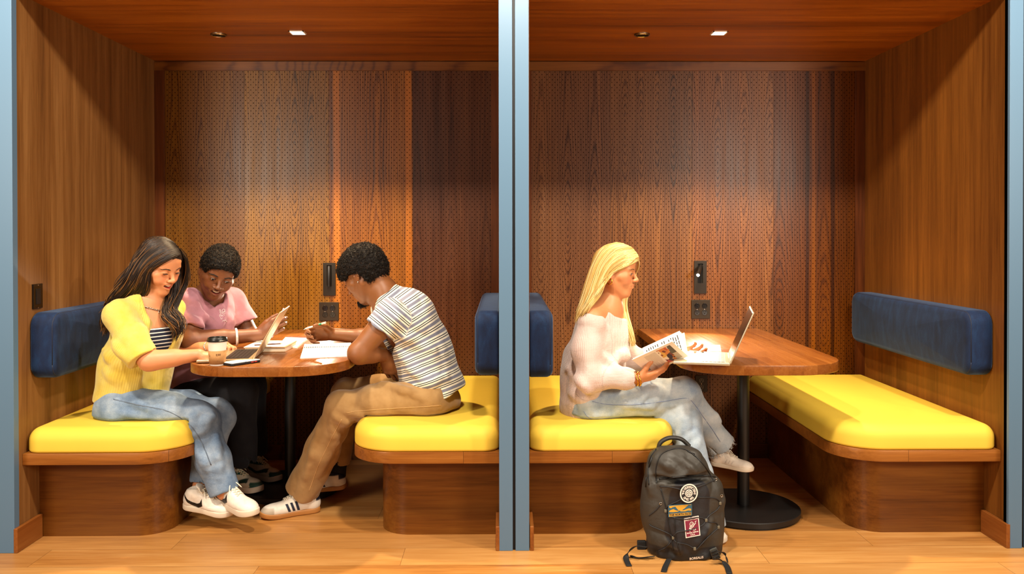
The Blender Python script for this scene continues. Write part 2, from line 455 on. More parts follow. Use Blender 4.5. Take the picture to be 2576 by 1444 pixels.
back('wall_back_right', PR, XR, (1535, 1741, 1945),
     [('#34190c', '#623b20', '#845732', 0.155, 1.30, 1.5, 110, 0.85, 0.02, 0.3, [(XB(1382), XB(1386), '#a66c39'), (XB(1506), XB(1510), '#a66c39')]), ('#361d09', '#653c19', '#885a28', 0.093, 1.95, 2.1, 75, 0.85, 0.0),
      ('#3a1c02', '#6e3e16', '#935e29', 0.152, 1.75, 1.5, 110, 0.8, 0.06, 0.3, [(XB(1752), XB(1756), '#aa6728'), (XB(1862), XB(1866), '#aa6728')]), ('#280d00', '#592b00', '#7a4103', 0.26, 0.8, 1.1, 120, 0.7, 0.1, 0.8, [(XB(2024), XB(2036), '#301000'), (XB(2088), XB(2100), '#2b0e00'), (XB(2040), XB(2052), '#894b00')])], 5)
# posts: painted steel, the middle one in two halves with a dark groove
def post(nm, x0, x1, y0=-0.035, side=0):
    b = MB(); b.box((x0, y0, 0), (x1, 0.001, ZC+0.2), 0.0015); o = struct(b.build(nm, M_blue)); return o
xm = [float(at(p, 1378, -0.035)[0]) for p in (1256, 1290, 1297, 1331.5)]
post('trim_1', xm[0], xm[1]); post('trim_2', xm[2], xm[3])
b = MB(); b.box((xm[1], -0.022, 0), (xm[2], 0.0, ZC+0.2)); struct(b.build('trim_3', M_groove))
xl = [float(at(p, 1384, -0.035)[0]) for p in (-70, 40)]; xr = [float(at(p, 1370, -0.035)[0]) for p in (2537, 2571)]
post('trim_4', xl[0], xl[1]-0.006); b = MB(); b.box((xl[1]-0.006, -0.033, 0), (XL-0.001, 0.0, ZC+0.2)); struct(b.build('trim_5', simple('blue_edge', '#24527f', 0.4)))
b = MB(); b.box((xl[0]-0.02, -0.03, 0), (xl[0]-0.001, 0.0, ZC+0.2)); b.build('trim_6', M_groove)['kind'] = 'structure'
post('trim_7', xr[0], xr[1]); b = MB(); b.box((XR+0.0005, -0.02, 0), (xr[0], 0.0, ZC+0.2)); struct(b.build('trim_8', M_groove))
b = MB(); b.box((xr[1], -0.022, 0), (xr[1]+0.012, 0.0, ZC+0.2)); struct(b.build('trim_9', M_groove))
post('trim_10', xr[1]+0.012, xr[1]+0.09)
b = MB(); b.box((-4.5, -0.02, 0), (xl[0]-0.021, 0.0, ZC+0.05)); struct(b.build('wall_front_left', M_blue)); b = MB(); b.box((xr[1]+0.091, -0.02, 0), (4.5, 0.0, ZC+0.05)); struct(b.build('wall_front_right', M_blue))
# skirting boards between the posts and the bench bases
for nm, a, bb in (('baseboard_left', XL, XL+0.016), ('baseboard_middle_left', PL-0.016, PL), ('baseboard_middle_right', PR, PR+0.016), ('baseboard_right', XR-0.016, XR)):
    b = MB(); b.box((a, -0.036 if 'middle' in nm or True else 0, 0), (bb, 0.152, 0.10), 0.003); struct(b.build(nm, M_skirt))
# ================================================================ benches
def bench(nm, label, xw, side, width, y0=0.03, yb=0.155, inner_r=0.20):
    """side=+1: bench grows to +X from the wall plane xw"""
    t = thing(nm, label, 'bench', (xw+side*width/2, 0.7, 0), 'built-in benches of the two booths')
    x1 = xw+side*width; xa, xb = min(xw, x1), max(xw, x1)
    def out(ins, yf, r, wallr=0.0):
        lo, hi = (xa+.0006, xb-ins) if side > 0 else (xa+ins, xb-.0006)
        rad = (wallr, r, 0, 0) if side > 0 else (r, wallr, 0, 0)
        return rrect(lo, yf, hi, DP-0.021, rad, 14)
    v, f = prism(out(0.115, yb, 0.13), 0.0, 0.34, 0, 0); MB().add(v, f).build('bench_base', M_base, t, smooth=False)
    v, f = prism(out(0.0, y0, inner_r), 0.34, 0.388, 0.002, 0.002, 2); MB().add(v, f).build('seat_board', M_shelf, t)
    o = out(0.001, y0+0.001, inner_r, 0.064)
    v, f = prism(o, 0.388, 0.490, 0.055, 0.012, 8)
    c = MB().add(v, f).build('seat_cushion', M_yellow, t, smooth=True)
    return t
def shade_auto(o, ang=35):
    me = o.data; me.polygons.foreach_set('use_smooth', np.ones(len(me.polygons), dtype=bool))
    try: me.set_sharp_from_angle(angle=math.radians(ang))
    except Exception: pass
bench('bench', 'yellow-seated bench against the far left wall, under the woman in yellow', XL, 1, 0.655)
bench('bench', 'bench with yellow seat under the man in the striped T-shirt', PL, -1, 0.635)
bench('bench', 'bench with yellow seat under the blonde woman', PR, 1, 0.635)
bench('bench', 'unoccupied bench with yellow seat against the far right wall', XR, -1, 0.675)
for o in list(COL.objects):
    if o.name.startswith(('bench_base', 'seat_board', 'seat_cushion')): shade_auto(o, 40)
# velvet backrests
def velvet():
    m = bpy.data.materials.new('navy_velvet'); g = G(m); p = g.pos()
    x, y, z = g.sep(p)
    n = g.noise(g.vec(x*26, y*26, z*9), 1.0, 4, 0.6, 0.3); n2 = g.noise(p, 260.0, 2)
    c = g.ramp(n*0.8+n2*0.2, [(0.30, lin('#07132b')), (0.52, lin('#0c2040')), (0.75, lin('#143256'))])
    nd = g.bsdf(Base_Color=c, Roughness=0.75, Normal=g.bump(n2, 0.4, 0.001)); nd.inputs['Sheen Weight'].default_value = 0.35
    nd.inputs['Sheen Tint'].default_value = (0.45, 0.65, 1, 1); nd.inputs['Sheen Roughness'].default_value = 0.35; nd.inputs['Specular IOR Level'].default_value = 0.25
    return m
M_velvet = velvet(); M_piping = simple('velvet_piping', '#0a1730', 0.7)
def backrest(label, xw, side, zlo, zhi, yf, yb, th=0.105):
    t = thing('backrest_cushion', label, 'cushion', (xw+side*th/2, (yf+yb)/2, zlo), 'velvet backrest cushions on the booth walls')
    o = rrect(yf, zlo, yb, zhi, (0.06,)*4, 8)
    v, f = prism(o, 0, th, 0.03, 0.012, 5, dome=0.012)
    w = np.stack([xw+side*(0.001+v[:, 2]), v[:, 0], v[:, 1]], 1)
    if side < 0: f = [q[::-1] for q in f]
    ob = MB().add(w, f).build('pad', M_velvet, t, smooth=True)
    pi = offset_out(o, 0.007); pp = np.array([(xw+side*(th-0.013), a, c) for a, c in np.vstack([pi, pi[:1]])])
    MB().tube(pp, 0.0028, 6).build('piping', M_piping, t, smooth=True)
p = atx(72, 880, XL); q1 = atx(85, 800, XL); q2 = atx(85, 958, XL)
backrest('navy velvet backrest behind the woman in the yellow cardigan', XL, 1, 0.685, 0.965, 0.085, 1.30)
backrest('navy velvet backrest behind the man in the striped T-shirt', PL, -1, 0.685, 0.965, 0.12, 1.30)
backrest('navy velvet backrest behind the blonde woman', PR, 1, 0.675, 0.965, 0.12, 1.30)
backrest('navy velvet backrest above the unoccupied bench on the right', XR, -1, 0.685, 0.965, 0.085, 1.30)
print('backrest probe', p, q1, q2)
# ================================================================ tables
def table(label, xc, xp, yp, hw=0.345):
    t = thing('booth_table', label, 'table', (xp, yp, 0), 'pedestal tables of the booths')
    o = rrect(xc-hw, 0.0, xc+hw, DP-0.022, (0.235, 0.235, 0, 0), 18)
    v, f = prism(o, 0.708, 0.750, 0.003, 0.003, 3); ob = MB().add(v, f).build('tabletop', M_table, t); shade_auto(ob, 35)
    b = MB(); b.lathe([(0.0275, 0.02), (0.0275, 0.706)], (xp, yp, 0), 32); shade_auto(b.build('pole', M_black, t), 40)
    b = MB(); b.lathe([(0.245, 0.0), (0.245, 0.008), (0.255, 0.009), (0.255, 0.030), (0.251, 0.033), (0.05, 0.036), (0.05, 0.036)], (xp, yp, 0), 72); shade_auto(b.build('base_plate', M_black, t), 30)
    b = MB(); b.box((xp-0.12, yp-0.12, 0.700), (xp+0.12, yp+0.12, 0.708)); b.build('mounting_plate', M_black, t)
    return t
TL = (-1.015, ); 
table('wooden pedestal table in the left booth with three people around it', -1.015, -1.085, 0.80)
table('wooden pedestal table in the right booth in front of the blonde woman', 1.115, 1.112, 0.43)
# ================================================================ ceiling fixtures
M_emit = simple('led_warm', '#ffffff', 0.5, emit=(1.0, 0.86, 0.66), estr=9.0)
M_white = simple('white_trim', '#e8dcc8', 0.45)
M_chrome = simple('chrome', '#b9b2a8', 0.22, metal=1.0)
for i, (sx, sy) in enumerate(SPOTS):
    t = thing('recessed_downlight', ('square recessed light in the ceiling of the left booth', 'square recessed light in the ceiling of the right booth')[i], 'ceiling light', (sx, sy, ZC), 'square recessed ceiling lights')
    b = MB(); h = 0.037
    for (a, c) in (((-h, -h), (h, -h+0.006)), ((-h, h-0.006), (h, h)), ((-h, -h), (-h+0.006, h)), ((h-0.006, -h), (h, h))):
        b.box((sx+a[0], sy+a[1], ZC-0.004), (sx+c[0], sy+c[1], ZC-0.0002))
    b.build('trim_ring', M_white, t)
    b = MB(); b.box((sx-h+0.0062, sy-h+0.0062, ZC-0.003), (sx+h-0.0062, sy+h-0.0062, ZC-0.0004)); b.build('diffuser', M_emit, t)
    px = (550, 1615)[i]; c = atz(px, 86, ZC)
    t = thing('ceiling_detector', ('round recessed ring in the ceiling of the left booth', 'round recessed ring in the ceiling of the right booth')[i], 'detector', tuple(c), 'round rings in the booth ceilings')
    b = MB(); b.lathe([(0.030, 0.0), (0.030, -0.006), (0.034, -0.009), (0.0385, -0.006), (0.040, -0.0002)], c, 40); shade_auto(b.build('ring', M_chrome, t), 50)
    b = MB(); b.lathe([(0.0295, -0.0035), (0.02, -0.0045), (0.006, -0.011), (0.002, -0.012)], c, 30); b.build('sensor', M_dkbronze, t, smooth=True)
# ================================================================ wall plates and reading lamps
def plate_box(b, x0, x1, z0, z1, y=DP-0.006, th=0.008): b.box((x0, y-th, z0), (x1, y-0.0002, z1), 0.0012)
def receptacle(b, x, z, r=0.016):
    y = DP-0.0145
    b.lathe([(r, 0.0), (r, 0.0016), (r*0.93, 0.002)], (x, y+0.0, z), 28, axis='y')
def slots(b, x, z):
    y = DP-0.0172
    for dx in (-0.0062, 0.0062): b.box((x+dx-0.0011, y, z+0.001), (x+dx+0.0011, y+0.001, z+0.009))
    v = [(x+0.0032*math.cos(a), y, z-0.006+0.0032*math.sin(a)) for a in np.linspace(0, 2*math.pi, 12, endpoint=False)]
    b.add(v+[(p_[0], p_[1]+0.001, p_[2]) for p_ in v], [tuple(range(12))[::-1]]+[(i, (i+1) % 12, (i+1) % 12+12, i+12) for i in range(12)])
M_gloss = simple('glossy_black', '#120e0b', 0.12); M_pit = simple('socket_hole', '#020202', 0.8)
M_bronze2 = simple('bronze_plate', '#33281a', 0.35, metal=0.5)
def outlet(label, px0, px1, py0, py1, cols, rows):
    a = at(px0, py1, DP); c = at(px1, py0, DP); x0, z0, x1, z1 = a[0], a[2], c[0], c[2]
    t = thing('wall_outlet', label, 'outlet', ((x0+x1)/2, DP, z0), 'black power outlets on the perforated walls')
    b = MB(); plate_box(b, x0, x1, z0, z1); b.build('cover_plate', M_bronze2, t)
    xs = [(x0+x1)/2+(i-(cols-1)/2)*0.043 for i in range(cols)]; zs = [(z0+z1)/2+(j-(rows-1)/2)*0.038 for j in range(rows)]
    for x in xs:
        for z in zs:
            b = MB(); receptacle(b, x, z); s = b.build('socket', M_gloss, t, smooth=False)
            b = MB(); slots(b, x, z); b.build('slot', M_pit, s)
    for x in xs: b = MB(); b.lathe([(0.003, 0), (0.0025, 0.001)], (x, DP-0.0145, (z0+z1)/2), 10, axis='y'); b.build('screw', M_chrome, t)
outlet('four-socket outlet plate beside the striped man, under the closed reading lamp', 804, 853, 760, 806, 2, 2)
outlet('four-socket outlet plate above the right table, under the lit reading lamp', 1738, 1785, 754, 801, 2, 2)
outlet('two-socket outlet plate low on the wall under the right table', 1748, 1778, 944, 985, 1, 2)
def lamp(label, px0, px1, py0, py1, lit):
    a = at(px0, py1, DP); c = at(px1, py0, DP); x0, z0, x1, z1 = a[0], a[2], c[0], c[2]; xm_, zm_ = (x0+x1)/2, (z0+z1)/2
    t = thing('reading_lamp', label, 'lamp', (xm_, DP, z0), 'reading lamps on the perforated walls')
    b = MB(); y = DP-0.006; rx0, rx1, rz0, rz1 = xm_-0.015, xm_+0.015, z0+0.060, z1-0.016
    if not lit: rx0, rx1, rz0, rz1 = xm_-0.014, xm_+0.014, z0+0.062, z1-0.014
    for (p0, p1) in (((x0, z0), (x1, rz0)), ((x0, rz1), (x1, z1)), ((x0, rz0), (rx0, rz1)), ((rx1, rz0), (x1, rz1))):
        b.box((p0[0], y-0.008, p0[1]), (p1[0], y-0.0002, p1[1]))
    b.build('face_plate', M_dkbronze, t)
    b = MB(); b.box((rx0, y-0.0012, rz0), (rx1, y-0.0004, rz1)); b.build('recess', M_pit, t)
    if not lit:
        top = np.array([xm_, y-0.014, rz1-0.004]); bot = np.array([xm_, y-0.016, rz0-0.004])
        e = bot
    else:
        top = np.array([xm_+0.004, y-0.006, rz1-0.012]); e = at(1756, 692, DP-0.115)
        bot = e
    d = (bot-top)/np.linalg.norm(bot-top)
    b = MB(); b.tube([top, top+d*0.003, bot-d*0.003, bot], [0.0085, 0.011, 0.011, 0.0105], 24); shade_auto(b.build('lamp_tube', M_black, t), 40)
    if lit:
        b = MB(); b.tube([bot+d*0.0002, bot+d*0.0012], 0.0085, 20); b.build('led_lens', M_lens, t)
        b = MB(); b.tube([top-np.array([0.012, 0, 0]), top+np.array([0.012, 0, 0])], 0.004, 10); b.build('hinge', M_black, t)
    else:
        b = MB(); b.tube([bot+d*0.0002, bot+d*0.0012], 0.0085, 20); b.build('led_lens', M_lens2, t)
        b = MB(); b.tube([bot-d*0.004, bot+d*0.005], 0.0113, 24, cap=False); b.build('lamp_collar', M_black, t)
    return bot, d
M_lens2 = simple('led_lens_dim', '#ffffff', 0.4, emit=(1, .93, .82), estr=4.0)
M_lens = simple('led_lens', '#ffffff', 0.4, emit=(1, .93, .82), estr=60.0)
l1, d1 = lamp('closed black reading lamp recessed in the wall beside the striped man', 814, 845, 661, 743, False)
l2, d2 = lamp('lit black reading lamp swung out over the right table', 1745, 1776, 656, 738, True)
LAMP = (1.0, 0.84, 0.62)
spot('reading_light', tuple(l1+np.array([0, -0.012, -0.008])), (-1.15, 0.70, 0.75), 40, LAMP, 78, 0.8, 0.008)
spot('reading_light', tuple(l2+d2*0.004), (0.98, 0.80, 0.75), 52, LAMP, 78, 0.8, 0.008)
# switch plate on the left wall
t = thing('wall_switch', 'black switch plate on the left wall near the post', 'switch', tuple(atx(91, 778, XL)))
a = atx(80, 778, XL); c = atx(103.5, 714, XL)
b = MB(); b.box((XL+0.0002, a[1], a[2]), (XL+0.0075, c[1], c[2]+0.002), 0.002); b.build('cover_plate', M_gloss, t)
zc_ = (a[2]+c[2])/2; yc_ = (a[1]+c[1])/2
b = MB(); b.box((XL+0.0076, yc_-0.017, zc_-0.033), (XL+0.0095, yc_+0.017, zc_+0.033), 0.0008); b.build('rocker', M_black, t)
for s in (-1, 1): b = MB(); b.lathe([(0.0028, 0), (0.0024, 0.001)], (XL+0.0076, yc_, zc_+s*0.048), 10, axis='x'); b.build('screw', M_chrome, t)
# ================================================================ implicit-surface modelling (smooth unions of tapered limbs, meshed)
def nrm(v): v = np.asarray(v, float); return v/(np.linalg.norm(v)+1e-12)
def vnoise(p, seed=0):
    """smooth value noise, p (n,3) in cell units, returns -1..1"""
    i = np.floor(p).astype(np.int64); f = p-i; f = f*f*(3-2*f)
    def h(a, b, c):
        n = (a*73856093) ^ (b*19349663) ^ (c*83492791) ^ (seed*2654435)
        n = (n ^ (n >> 13))*1274126177; n = n & 0x7fffffff; return (n % 65536)/32767.5-1
    r = 0
    for dx in (0, 1):
        wx = f[:, 0] if dx else 1-f[:, 0]
        for dy in (0, 1):
            wy = f[:, 1] if dy else 1-f[:, 1]
            for dz in (0, 1):
                wz = f[:, 2] if dz else 1-f[:, 2]
                r = r+wx*wy*wz*h(i[:, 0]+dx, i[:, 1]+dy, i[:, 2]+dz)
    return r
class SDF:
    def __init__(s): s.ops = []; s.disp = []; s.fine = []
    def cone(s, a, b, ra, rb, k=0.02, flat=None, sub=False, g=0):
        a = np.asarray(a, float); b = np.asarray(b, float); m = max(ra, rb)
        s.ops.append(('c', a, b, ra, rb, flat, k, sub, np.minimum(a, b)-m, np.maximum(a, b)+m)); return s
    def chain(s, pts, rs, k=0.02, flat=None):
        for i in range(len(pts)-1): s.cone(pts[i], pts[i+1], rs[i], rs[i+1], k, flat)
        return s
    def ball(s, c, r, k=0.02, sub=False): return s.cone(c, np.asarray(c, float)+1e-5, r, r, k, None, sub)
    def ell(s, c, r, R=None, k=0.02, sub=False):
        c = np.asarray(c, float); r = np.asarray(r, float); R = np.eye(3) if R is None else np.asarray(R, float)
        ext = np.sqrt(((R*r)**2).sum(1)); s.ops.append(('e', c, r, R, None, None, k, sub, c-ext, c+ext)); return s
    def box(s, c, h, R=None, r=0.005, k=0.005, sub=False):
        c = np.asarray(c, float); h = np.asarray(h, float); R = np.eye(3) if R is None else np.asarray(R, float)
        ext = np.abs(R)@h; s.ops.append(('b', c, h, R, r, None, k, sub, c-ext, c+ext)); return s
    def _d(s, o, X, Y, Z):
        if o[0] == 'c':
            a, b, ra, rb, flat = o[1:6]; ba = b-a; L2 = float(ba@ba)+1e-12
            px, py, pz = X-a[0], Y-a[1], Z-a[2]
            h = np.clip((px*ba[0]+py*ba[1]+pz*ba[2])/L2, 0, 1)
            qx, qy, qz = px-h*ba[0], py-h*ba[1], pz-h*ba[2]
            if flat is not None:
                e = nrm(flat[0]); fa = flat[1]; w = qx*e[0]+qy*e[1]+qz*e[2]; w2 = w*(1/fa-1)
                d = np.sqrt((qx+w2*e[0])**2+(qy+w2*e[1])**2+(qz+w2*e[2])**2)
                ql = np.sqrt(qx*qx+qy*qy+qz*qz)+1e-9; r = ra+(rb-ra)*h
                return (d-r)*np.clip(ql/(d+1e-9), fa if fa < 1 else 1, 1)
            return np.sqrt(qx*qx+qy*qy+qz*qz)-(ra+(rb-ra)*h)
        c, r, R = o[1:4]; px, py, pz = X-c[0], Y-c[1], Z-c[2]
        u = [px*R[0, i]+py*R[1, i]+pz*R[2, i] for i in range(3)]
        if o[0] == 'e':
            k0 = np.sqrt(sum((u[i]/r[i])**2 for i in range(3))); k1 = np.sqrt(sum((u[i]/r[i]**2)**2 for i in range(3)))
            return k0*(k0-1)/(k1+1e-9)
        rr = o[4]; q = [np.abs(u[i])-(r[i]-rr) for i in range(3)]
        return np.sqrt(sum(np.maximum(t, 0)**2 for t in q))+np.minimum(np.maximum(np.maximum(q[0], q[1]), q[2]), 0)-rr
    @staticmethod
    def _comb(F, d, k, sub):
        k = max(k, 1e-5)
        if sub:
            h = np.maximum(k-np.abs(F+d), 0)/k; return np.maximum(F, -d)+h*h*k*0.25
        h = np.maximum(k-np.abs(F-d), 0)/k; return np.minimum(F, d)-h*h*k*0.25
    def eval(s, P, disp=True):
        P = np.asarray(P, float); F = np.full(len(P), 0.2)
        for o in s.ops: F = s._comb(F, s._d(o, P[:, 0], P[:, 1], P[:, 2]), o[6], o[7])
        if disp:
            for fn in s.disp: F = F+fn(P)
        return F
    def mesh(s, step, fine=()):
        lo = np.min([o[8] for o in s.ops if not o[7]], 0)-3*step; hi = np.max([o[9] for o in s.ops if not o[7]], 0)+3*step
        ax = []
        for a in range(3):
            x = lo[a]; L = [x]; iv = [(f[0][a], f[1][a], f[2]) for f in fine]
            while x < hi[a]:
                st = step
                for (p, q, h) in iv:
                    if p-step < x < q: st = min(st, h)
                x += st; L.append(x)
            ax.append(np.array(L))
        X, Y, Z = ax; F = np.full((len(X), len(Y), len(Z)), 0.2, dtype=np.float32)
        for o in s.ops:
            m = o[6]+3.2*step; sl = []
            for a in range(3):
                i0 = max(0, np.searchsorted(ax[a], o[8][a]-m)-1); i1 = min(len(ax[a]), np.searchsorted(ax[a], o[9][a]+m)+1); sl.append(slice(i0, i1))
            if any(q.stop <= q.start for q in sl): continue
            gx = X[sl[0]][:, None, None].astype(np.float32); gy = Y[sl[1]][None, :, None].astype(np.float32); gz = Z[sl[2]][None, None, :].astype(np.float32)
            F[tuple(sl)] = s._comb(F[tuple(sl)], s._d(o, gx, gy, gz), o[6], o[7])
        if s.disp:
            idx = np.nonzero(np.abs(F) < 0.035); P = np.stack([X[idx[0]], Y[idx[1]], Z[idx[2]]], 1); t = 0
            for fn in s.disp: t = t+fn(P)
            F[idx] += t.astype(np.float32)
        return surfnets(F, ax)
def surfnets(F, ax):
    X, Y, Z = ax; I = F < 0; nx, ny, nz = F.shape
    c = I[:-1, :-1, :-1].astype(np.int8)
    for dx in (0, 1):
        for dy in (0, 1):
            for dz in (0, 1):
                if dx+dy+dz: c = c+I[dx:nx-1+dx, dy:ny-1+dy, dz:nz-1+dz]
    act = (c > 0) & (c < 8); ci = np.nonzero(act); n = len(ci[0]); vid = np.full(act.shape, -1, np.int64); vid[ci] = np.arange(n)
    acc = np.zeros((n, 3)); cnt = np.zeros(n)
    cs = [(a, b_, d) for a in (0, 1) for b_ in (0, 1) for d in (0, 1)]
    val = {q: F[ci[0]+q[0], ci[1]+q[1], ci[2]+q[2]].astype(np.float64) for q in cs}
    pos = {q: np.stack([X[ci[0]+q[0]], Y[ci[1]+q[1]], Z[ci[2]+q[2]]], 1) for q in cs}
    for q in cs:
        for a in range(3):
            if q[a] == 0:
                r = list(q); r[a] = 1; r = tuple(r); v0, v1 = val[q], val[r]; m = (v0 < 0) != (v1 < 0)
                t = np.where(m, v0/(v0-v1+1e-30), 0)[:, None]; acc += np.where(m[:, None], pos[q]+(pos[r]-pos[q])*t, 0); cnt += m
    V_ = acc/np.maximum(cnt, 1)[:, None]; Q = []
    for a in range(3):
        b_, d = (a+1) % 3, (a+2) % 3
        s0 = [slice(None)]*3; s1 = [slice(None)]*3; s0[a] = slice(0, -1); s1[a] = slice(1, None)
        e = I[tuple(s0)] != I[tuple(s1)]; idx = np.array(np.nonzero(e)); sh = act.shape
        ok = (idx[b_] > 0) & (idx[b_] < sh[b_]) & (idx[d] > 0) & (idx[d] < sh[d]); idx = idx[:, ok]
        ins = I[tuple(idx)]
        def g(ob, od): j = idx.copy(); j[b_] -= ob; j[d] -= od; return vid[tuple(j)]
        q = np.stack([g(0, 0), g(1, 0), g(1, 1), g(0, 1)], 1); q[~ins] = q[~ins][:, ::-1]; Q.append(q)
    return V_, np.vstack(Q)
def relax(V_, Q, it=1, w=0.5):
    for _ in range(it):
        a = np.zeros_like(V_); c = np.zeros(len(V_))
        for i in range(4):
            j = Q[:, (i+1) % 4]; np.add.at(a, Q[:, i], V_[j]); np.add.at(c, Q[:, i], 1); np.add.at(a, j, V_[Q[:, i]]); np.add.at(c, j, 1)
        V_ = V_*(1-w)+w*a/np.maximum(c, 1)[:, None]
    return V_
def build_sdf(S, name, mat, parent, step=0.004, fine=(), paint=None, base=None, attrs=None, rl=1, origin=None):
    V_, Q = S.mesh(step, fine)
    if rl: V_ = relax(V_, Q, rl, 0.4)
    A = {}
    if base is not None:
        col = np.tile(np.asarray(base, float), (len(V_), 1))
        for (fn, c, soft) in (paint or []):
            d = fn(V_); w = np.clip(0.5-d/soft, 0, 1)[:, None]; w = w*w*(3-2*w); col = col*(1-w)+np.asarray(c)*w
        A['Col'] = col
    if attrs:
        for k_, fn in attrs.items(): A[k_] = fn(V_)
    return newobj(name, V_, Q, mat, parent, True, origin, A)
def pd(kind, *a, **k):
    """distance function of one primitive, for painting"""
    s = SDF(); getattr(s, kind)(*a, **k); o = s.ops[0]
    return lambda P: s._d(o, P[:, 0], P[:, 1], P[:, 2])
def strands(paths, r0, r1, n=5, cols=None, taper=0.35):
    """many hair locks in one mesh. paths: list of (k,3)"""
    VV = []; FF = []; CC = []; off = 0
    for i, p in enumerate(paths):
        k = len(p); t = np.linspace(0, 1, k); ra = r0[i] if hasattr(r0, '__len__') else r0
        r = ra*(np.minimum(1, 0.45+t*6)*(1-t**3*(1-taper))); r[-1] = ra*0.1
        v, f = tube(p, r, n, False); VV.append(v); FF.append(np.array(f)+off); off += len(v)
        if cols is not None:
            c0, c1 = np.array(cols[i][0]), np.array(cols[i][1]); CC.append(np.repeat(c0[None]*(1-t[:, None])+c1[None]*t[:, None], n, 0))
    return np.vstack(VV), np.vstack(FF), (np.vstack(CC) if cols is not None else None)
# ---------------------------------------------------------------- materials of people
def skinmat(name, rough=0.45, sss=0.12):
    m = bpy.data.materials.new(name); g = G(m); c = g.attr('Col'); p = g.pos()
    nz = g.noise(p, 60, 3); cc = g.mix(g.ramp(nz, [(0.3, 0.0), (0.8, 0.16)]), c, g.mix(0.5, c, (0.45, 0.12, 0.07)))
    nd = g.bsdf(Base_Color=cc, Roughness=g.ramp(g.noise(p, 30, 2), [(0.2, rough-0.06), (0.8, rough+0.08)]), Normal=g.bump(g.noise(p, 700, 2), 0.12, 0.0006))
    nd.inputs['Subsurface Weight'].default_value = sss; nd.inputs['Subsurface Radius'].default_value = (1, .3, .15); nd.inputs['Subsurface Scale'].default_value = 0.006
    return m
M_skin = skinmat('skin_light', 0.48); M_skind = skinmat('skin_deep', 0.48, 0.05)
def hairmat(name, rough=0.35, spec=0.5):
    m = bpy.data.materials.new(name); g = G(m); c = g.attr('Col'); p = g.pos()
    nd = g.bsdf(Base_Color=g.mix(g.ramp(g.noise(p, 420, 2), [(0.35, 0.0), (0.7, 0.35)]), c, g.mix(0.6, c, (0.02, 0.012, 0.005))), Roughness=rough)
    nd.inputs['Specular IOR Level'].default_value = spec
    return m
M_hair = hairmat('hair_long', 0.48, 0.35); M_curl = hairmat('hair_short_curly', 0.7, 0.2)
def fabric(name, color, color2=None, scale=900, bs=0.35, rough=0.85, sheen=0.25, nscale=18, rib=None, ripple=None):
    m = bpy.data.materials.new(name); g = G(m); p = g.pos(); x, y, z = g.sep(p); c = lin(color) if isinstance(color, str) else color
    c2 = lin(color2) if color2 else tuple(k*0.8 for k in c)
    cc = g.mix(g.ramp(g.noise(p, nscale, 4), [(0.35, 0.0), (0.68, 1.0)]), c, c2); h = g.noise(p, scale, 2)
    if rib:    # vertical knit ribs from attribute uvw.x
        u = g.sep(g.attr('uvw')); s_ = g.math('SINE', u[0]*(2*math.pi/rib[0]))*0.5+0.5
        h = h*0.3+s_*rib[1]; cc = g.mix(s_*0.35, g.mix(0.4, cc, tuple(k*0.5 for k in c)), cc)
        if len(rib) > 2: s2 = g.math('SINE', u[1]*(2*math.pi/rib[2]))*0.5+0.5; h = h+s2*s_*rib[3]
    nb = g.bump(g.noise(g.vec(x*3, y*3, z*3), 6, 2, 0.5, 0.4), 0.4, 0.010)
    nd = g.bsdf(Base_Color=cc, Roughness=rough, Normal=g.bump(h, bs, 0.0015, nb)); nd.inputs['Sheen Weight'].default_value = sheen
    nd.inputs['Specular IOR Level'].default_value = 0.2
    return m
def denim(name, c1, c2, c3):
    m = bpy.data.materials.new(name); g = G(m); p = g.pos(); x_, y_, z_ = g.sep(p)
    n1 = g.noise(p, 9, 4, 0.6); n2 = g.noise(p, 800, 2, 0.7)
    cc = g.ramp(n1*0.6+n2*0.4, [(0.33, lin(c1)), (0.5, lin(c2)), (0.68, lin(c3))])
    nb = g.bump(g.noise(g.vec(x_*1.0, y_*1.0, z_*2.6), 26, 3, 0.5, 0.3), 0.28, 0.006)
    nd = g.bsdf(Base_Color=cc, Roughness=0.85, Normal=g.bump(n2, 0.35, 0.0012, nb)); nd.inputs['Specular IOR Level'].default_value = 0.2
    return m
M_eye = simple('eye_white', '#d8cfc6', 0.15); M_iris = simple('iris_dark', '#1a0f08', 0.1); M_irisb = simple('iris_blue', '#4a5f70', 0.1)
M_teeth = simple('teeth', '#efe8da', 0.25); M_lash = simple('lash', '#0b0706', 0.6); M_mouth = simple('mouth_inside', '#3a1210', 0.5)
M_gold = simple('gold', '#d9a441', 0.22, metal=1.0); M_silver = simple('silver', '#cfcac0', 0.2, metal=1.0)
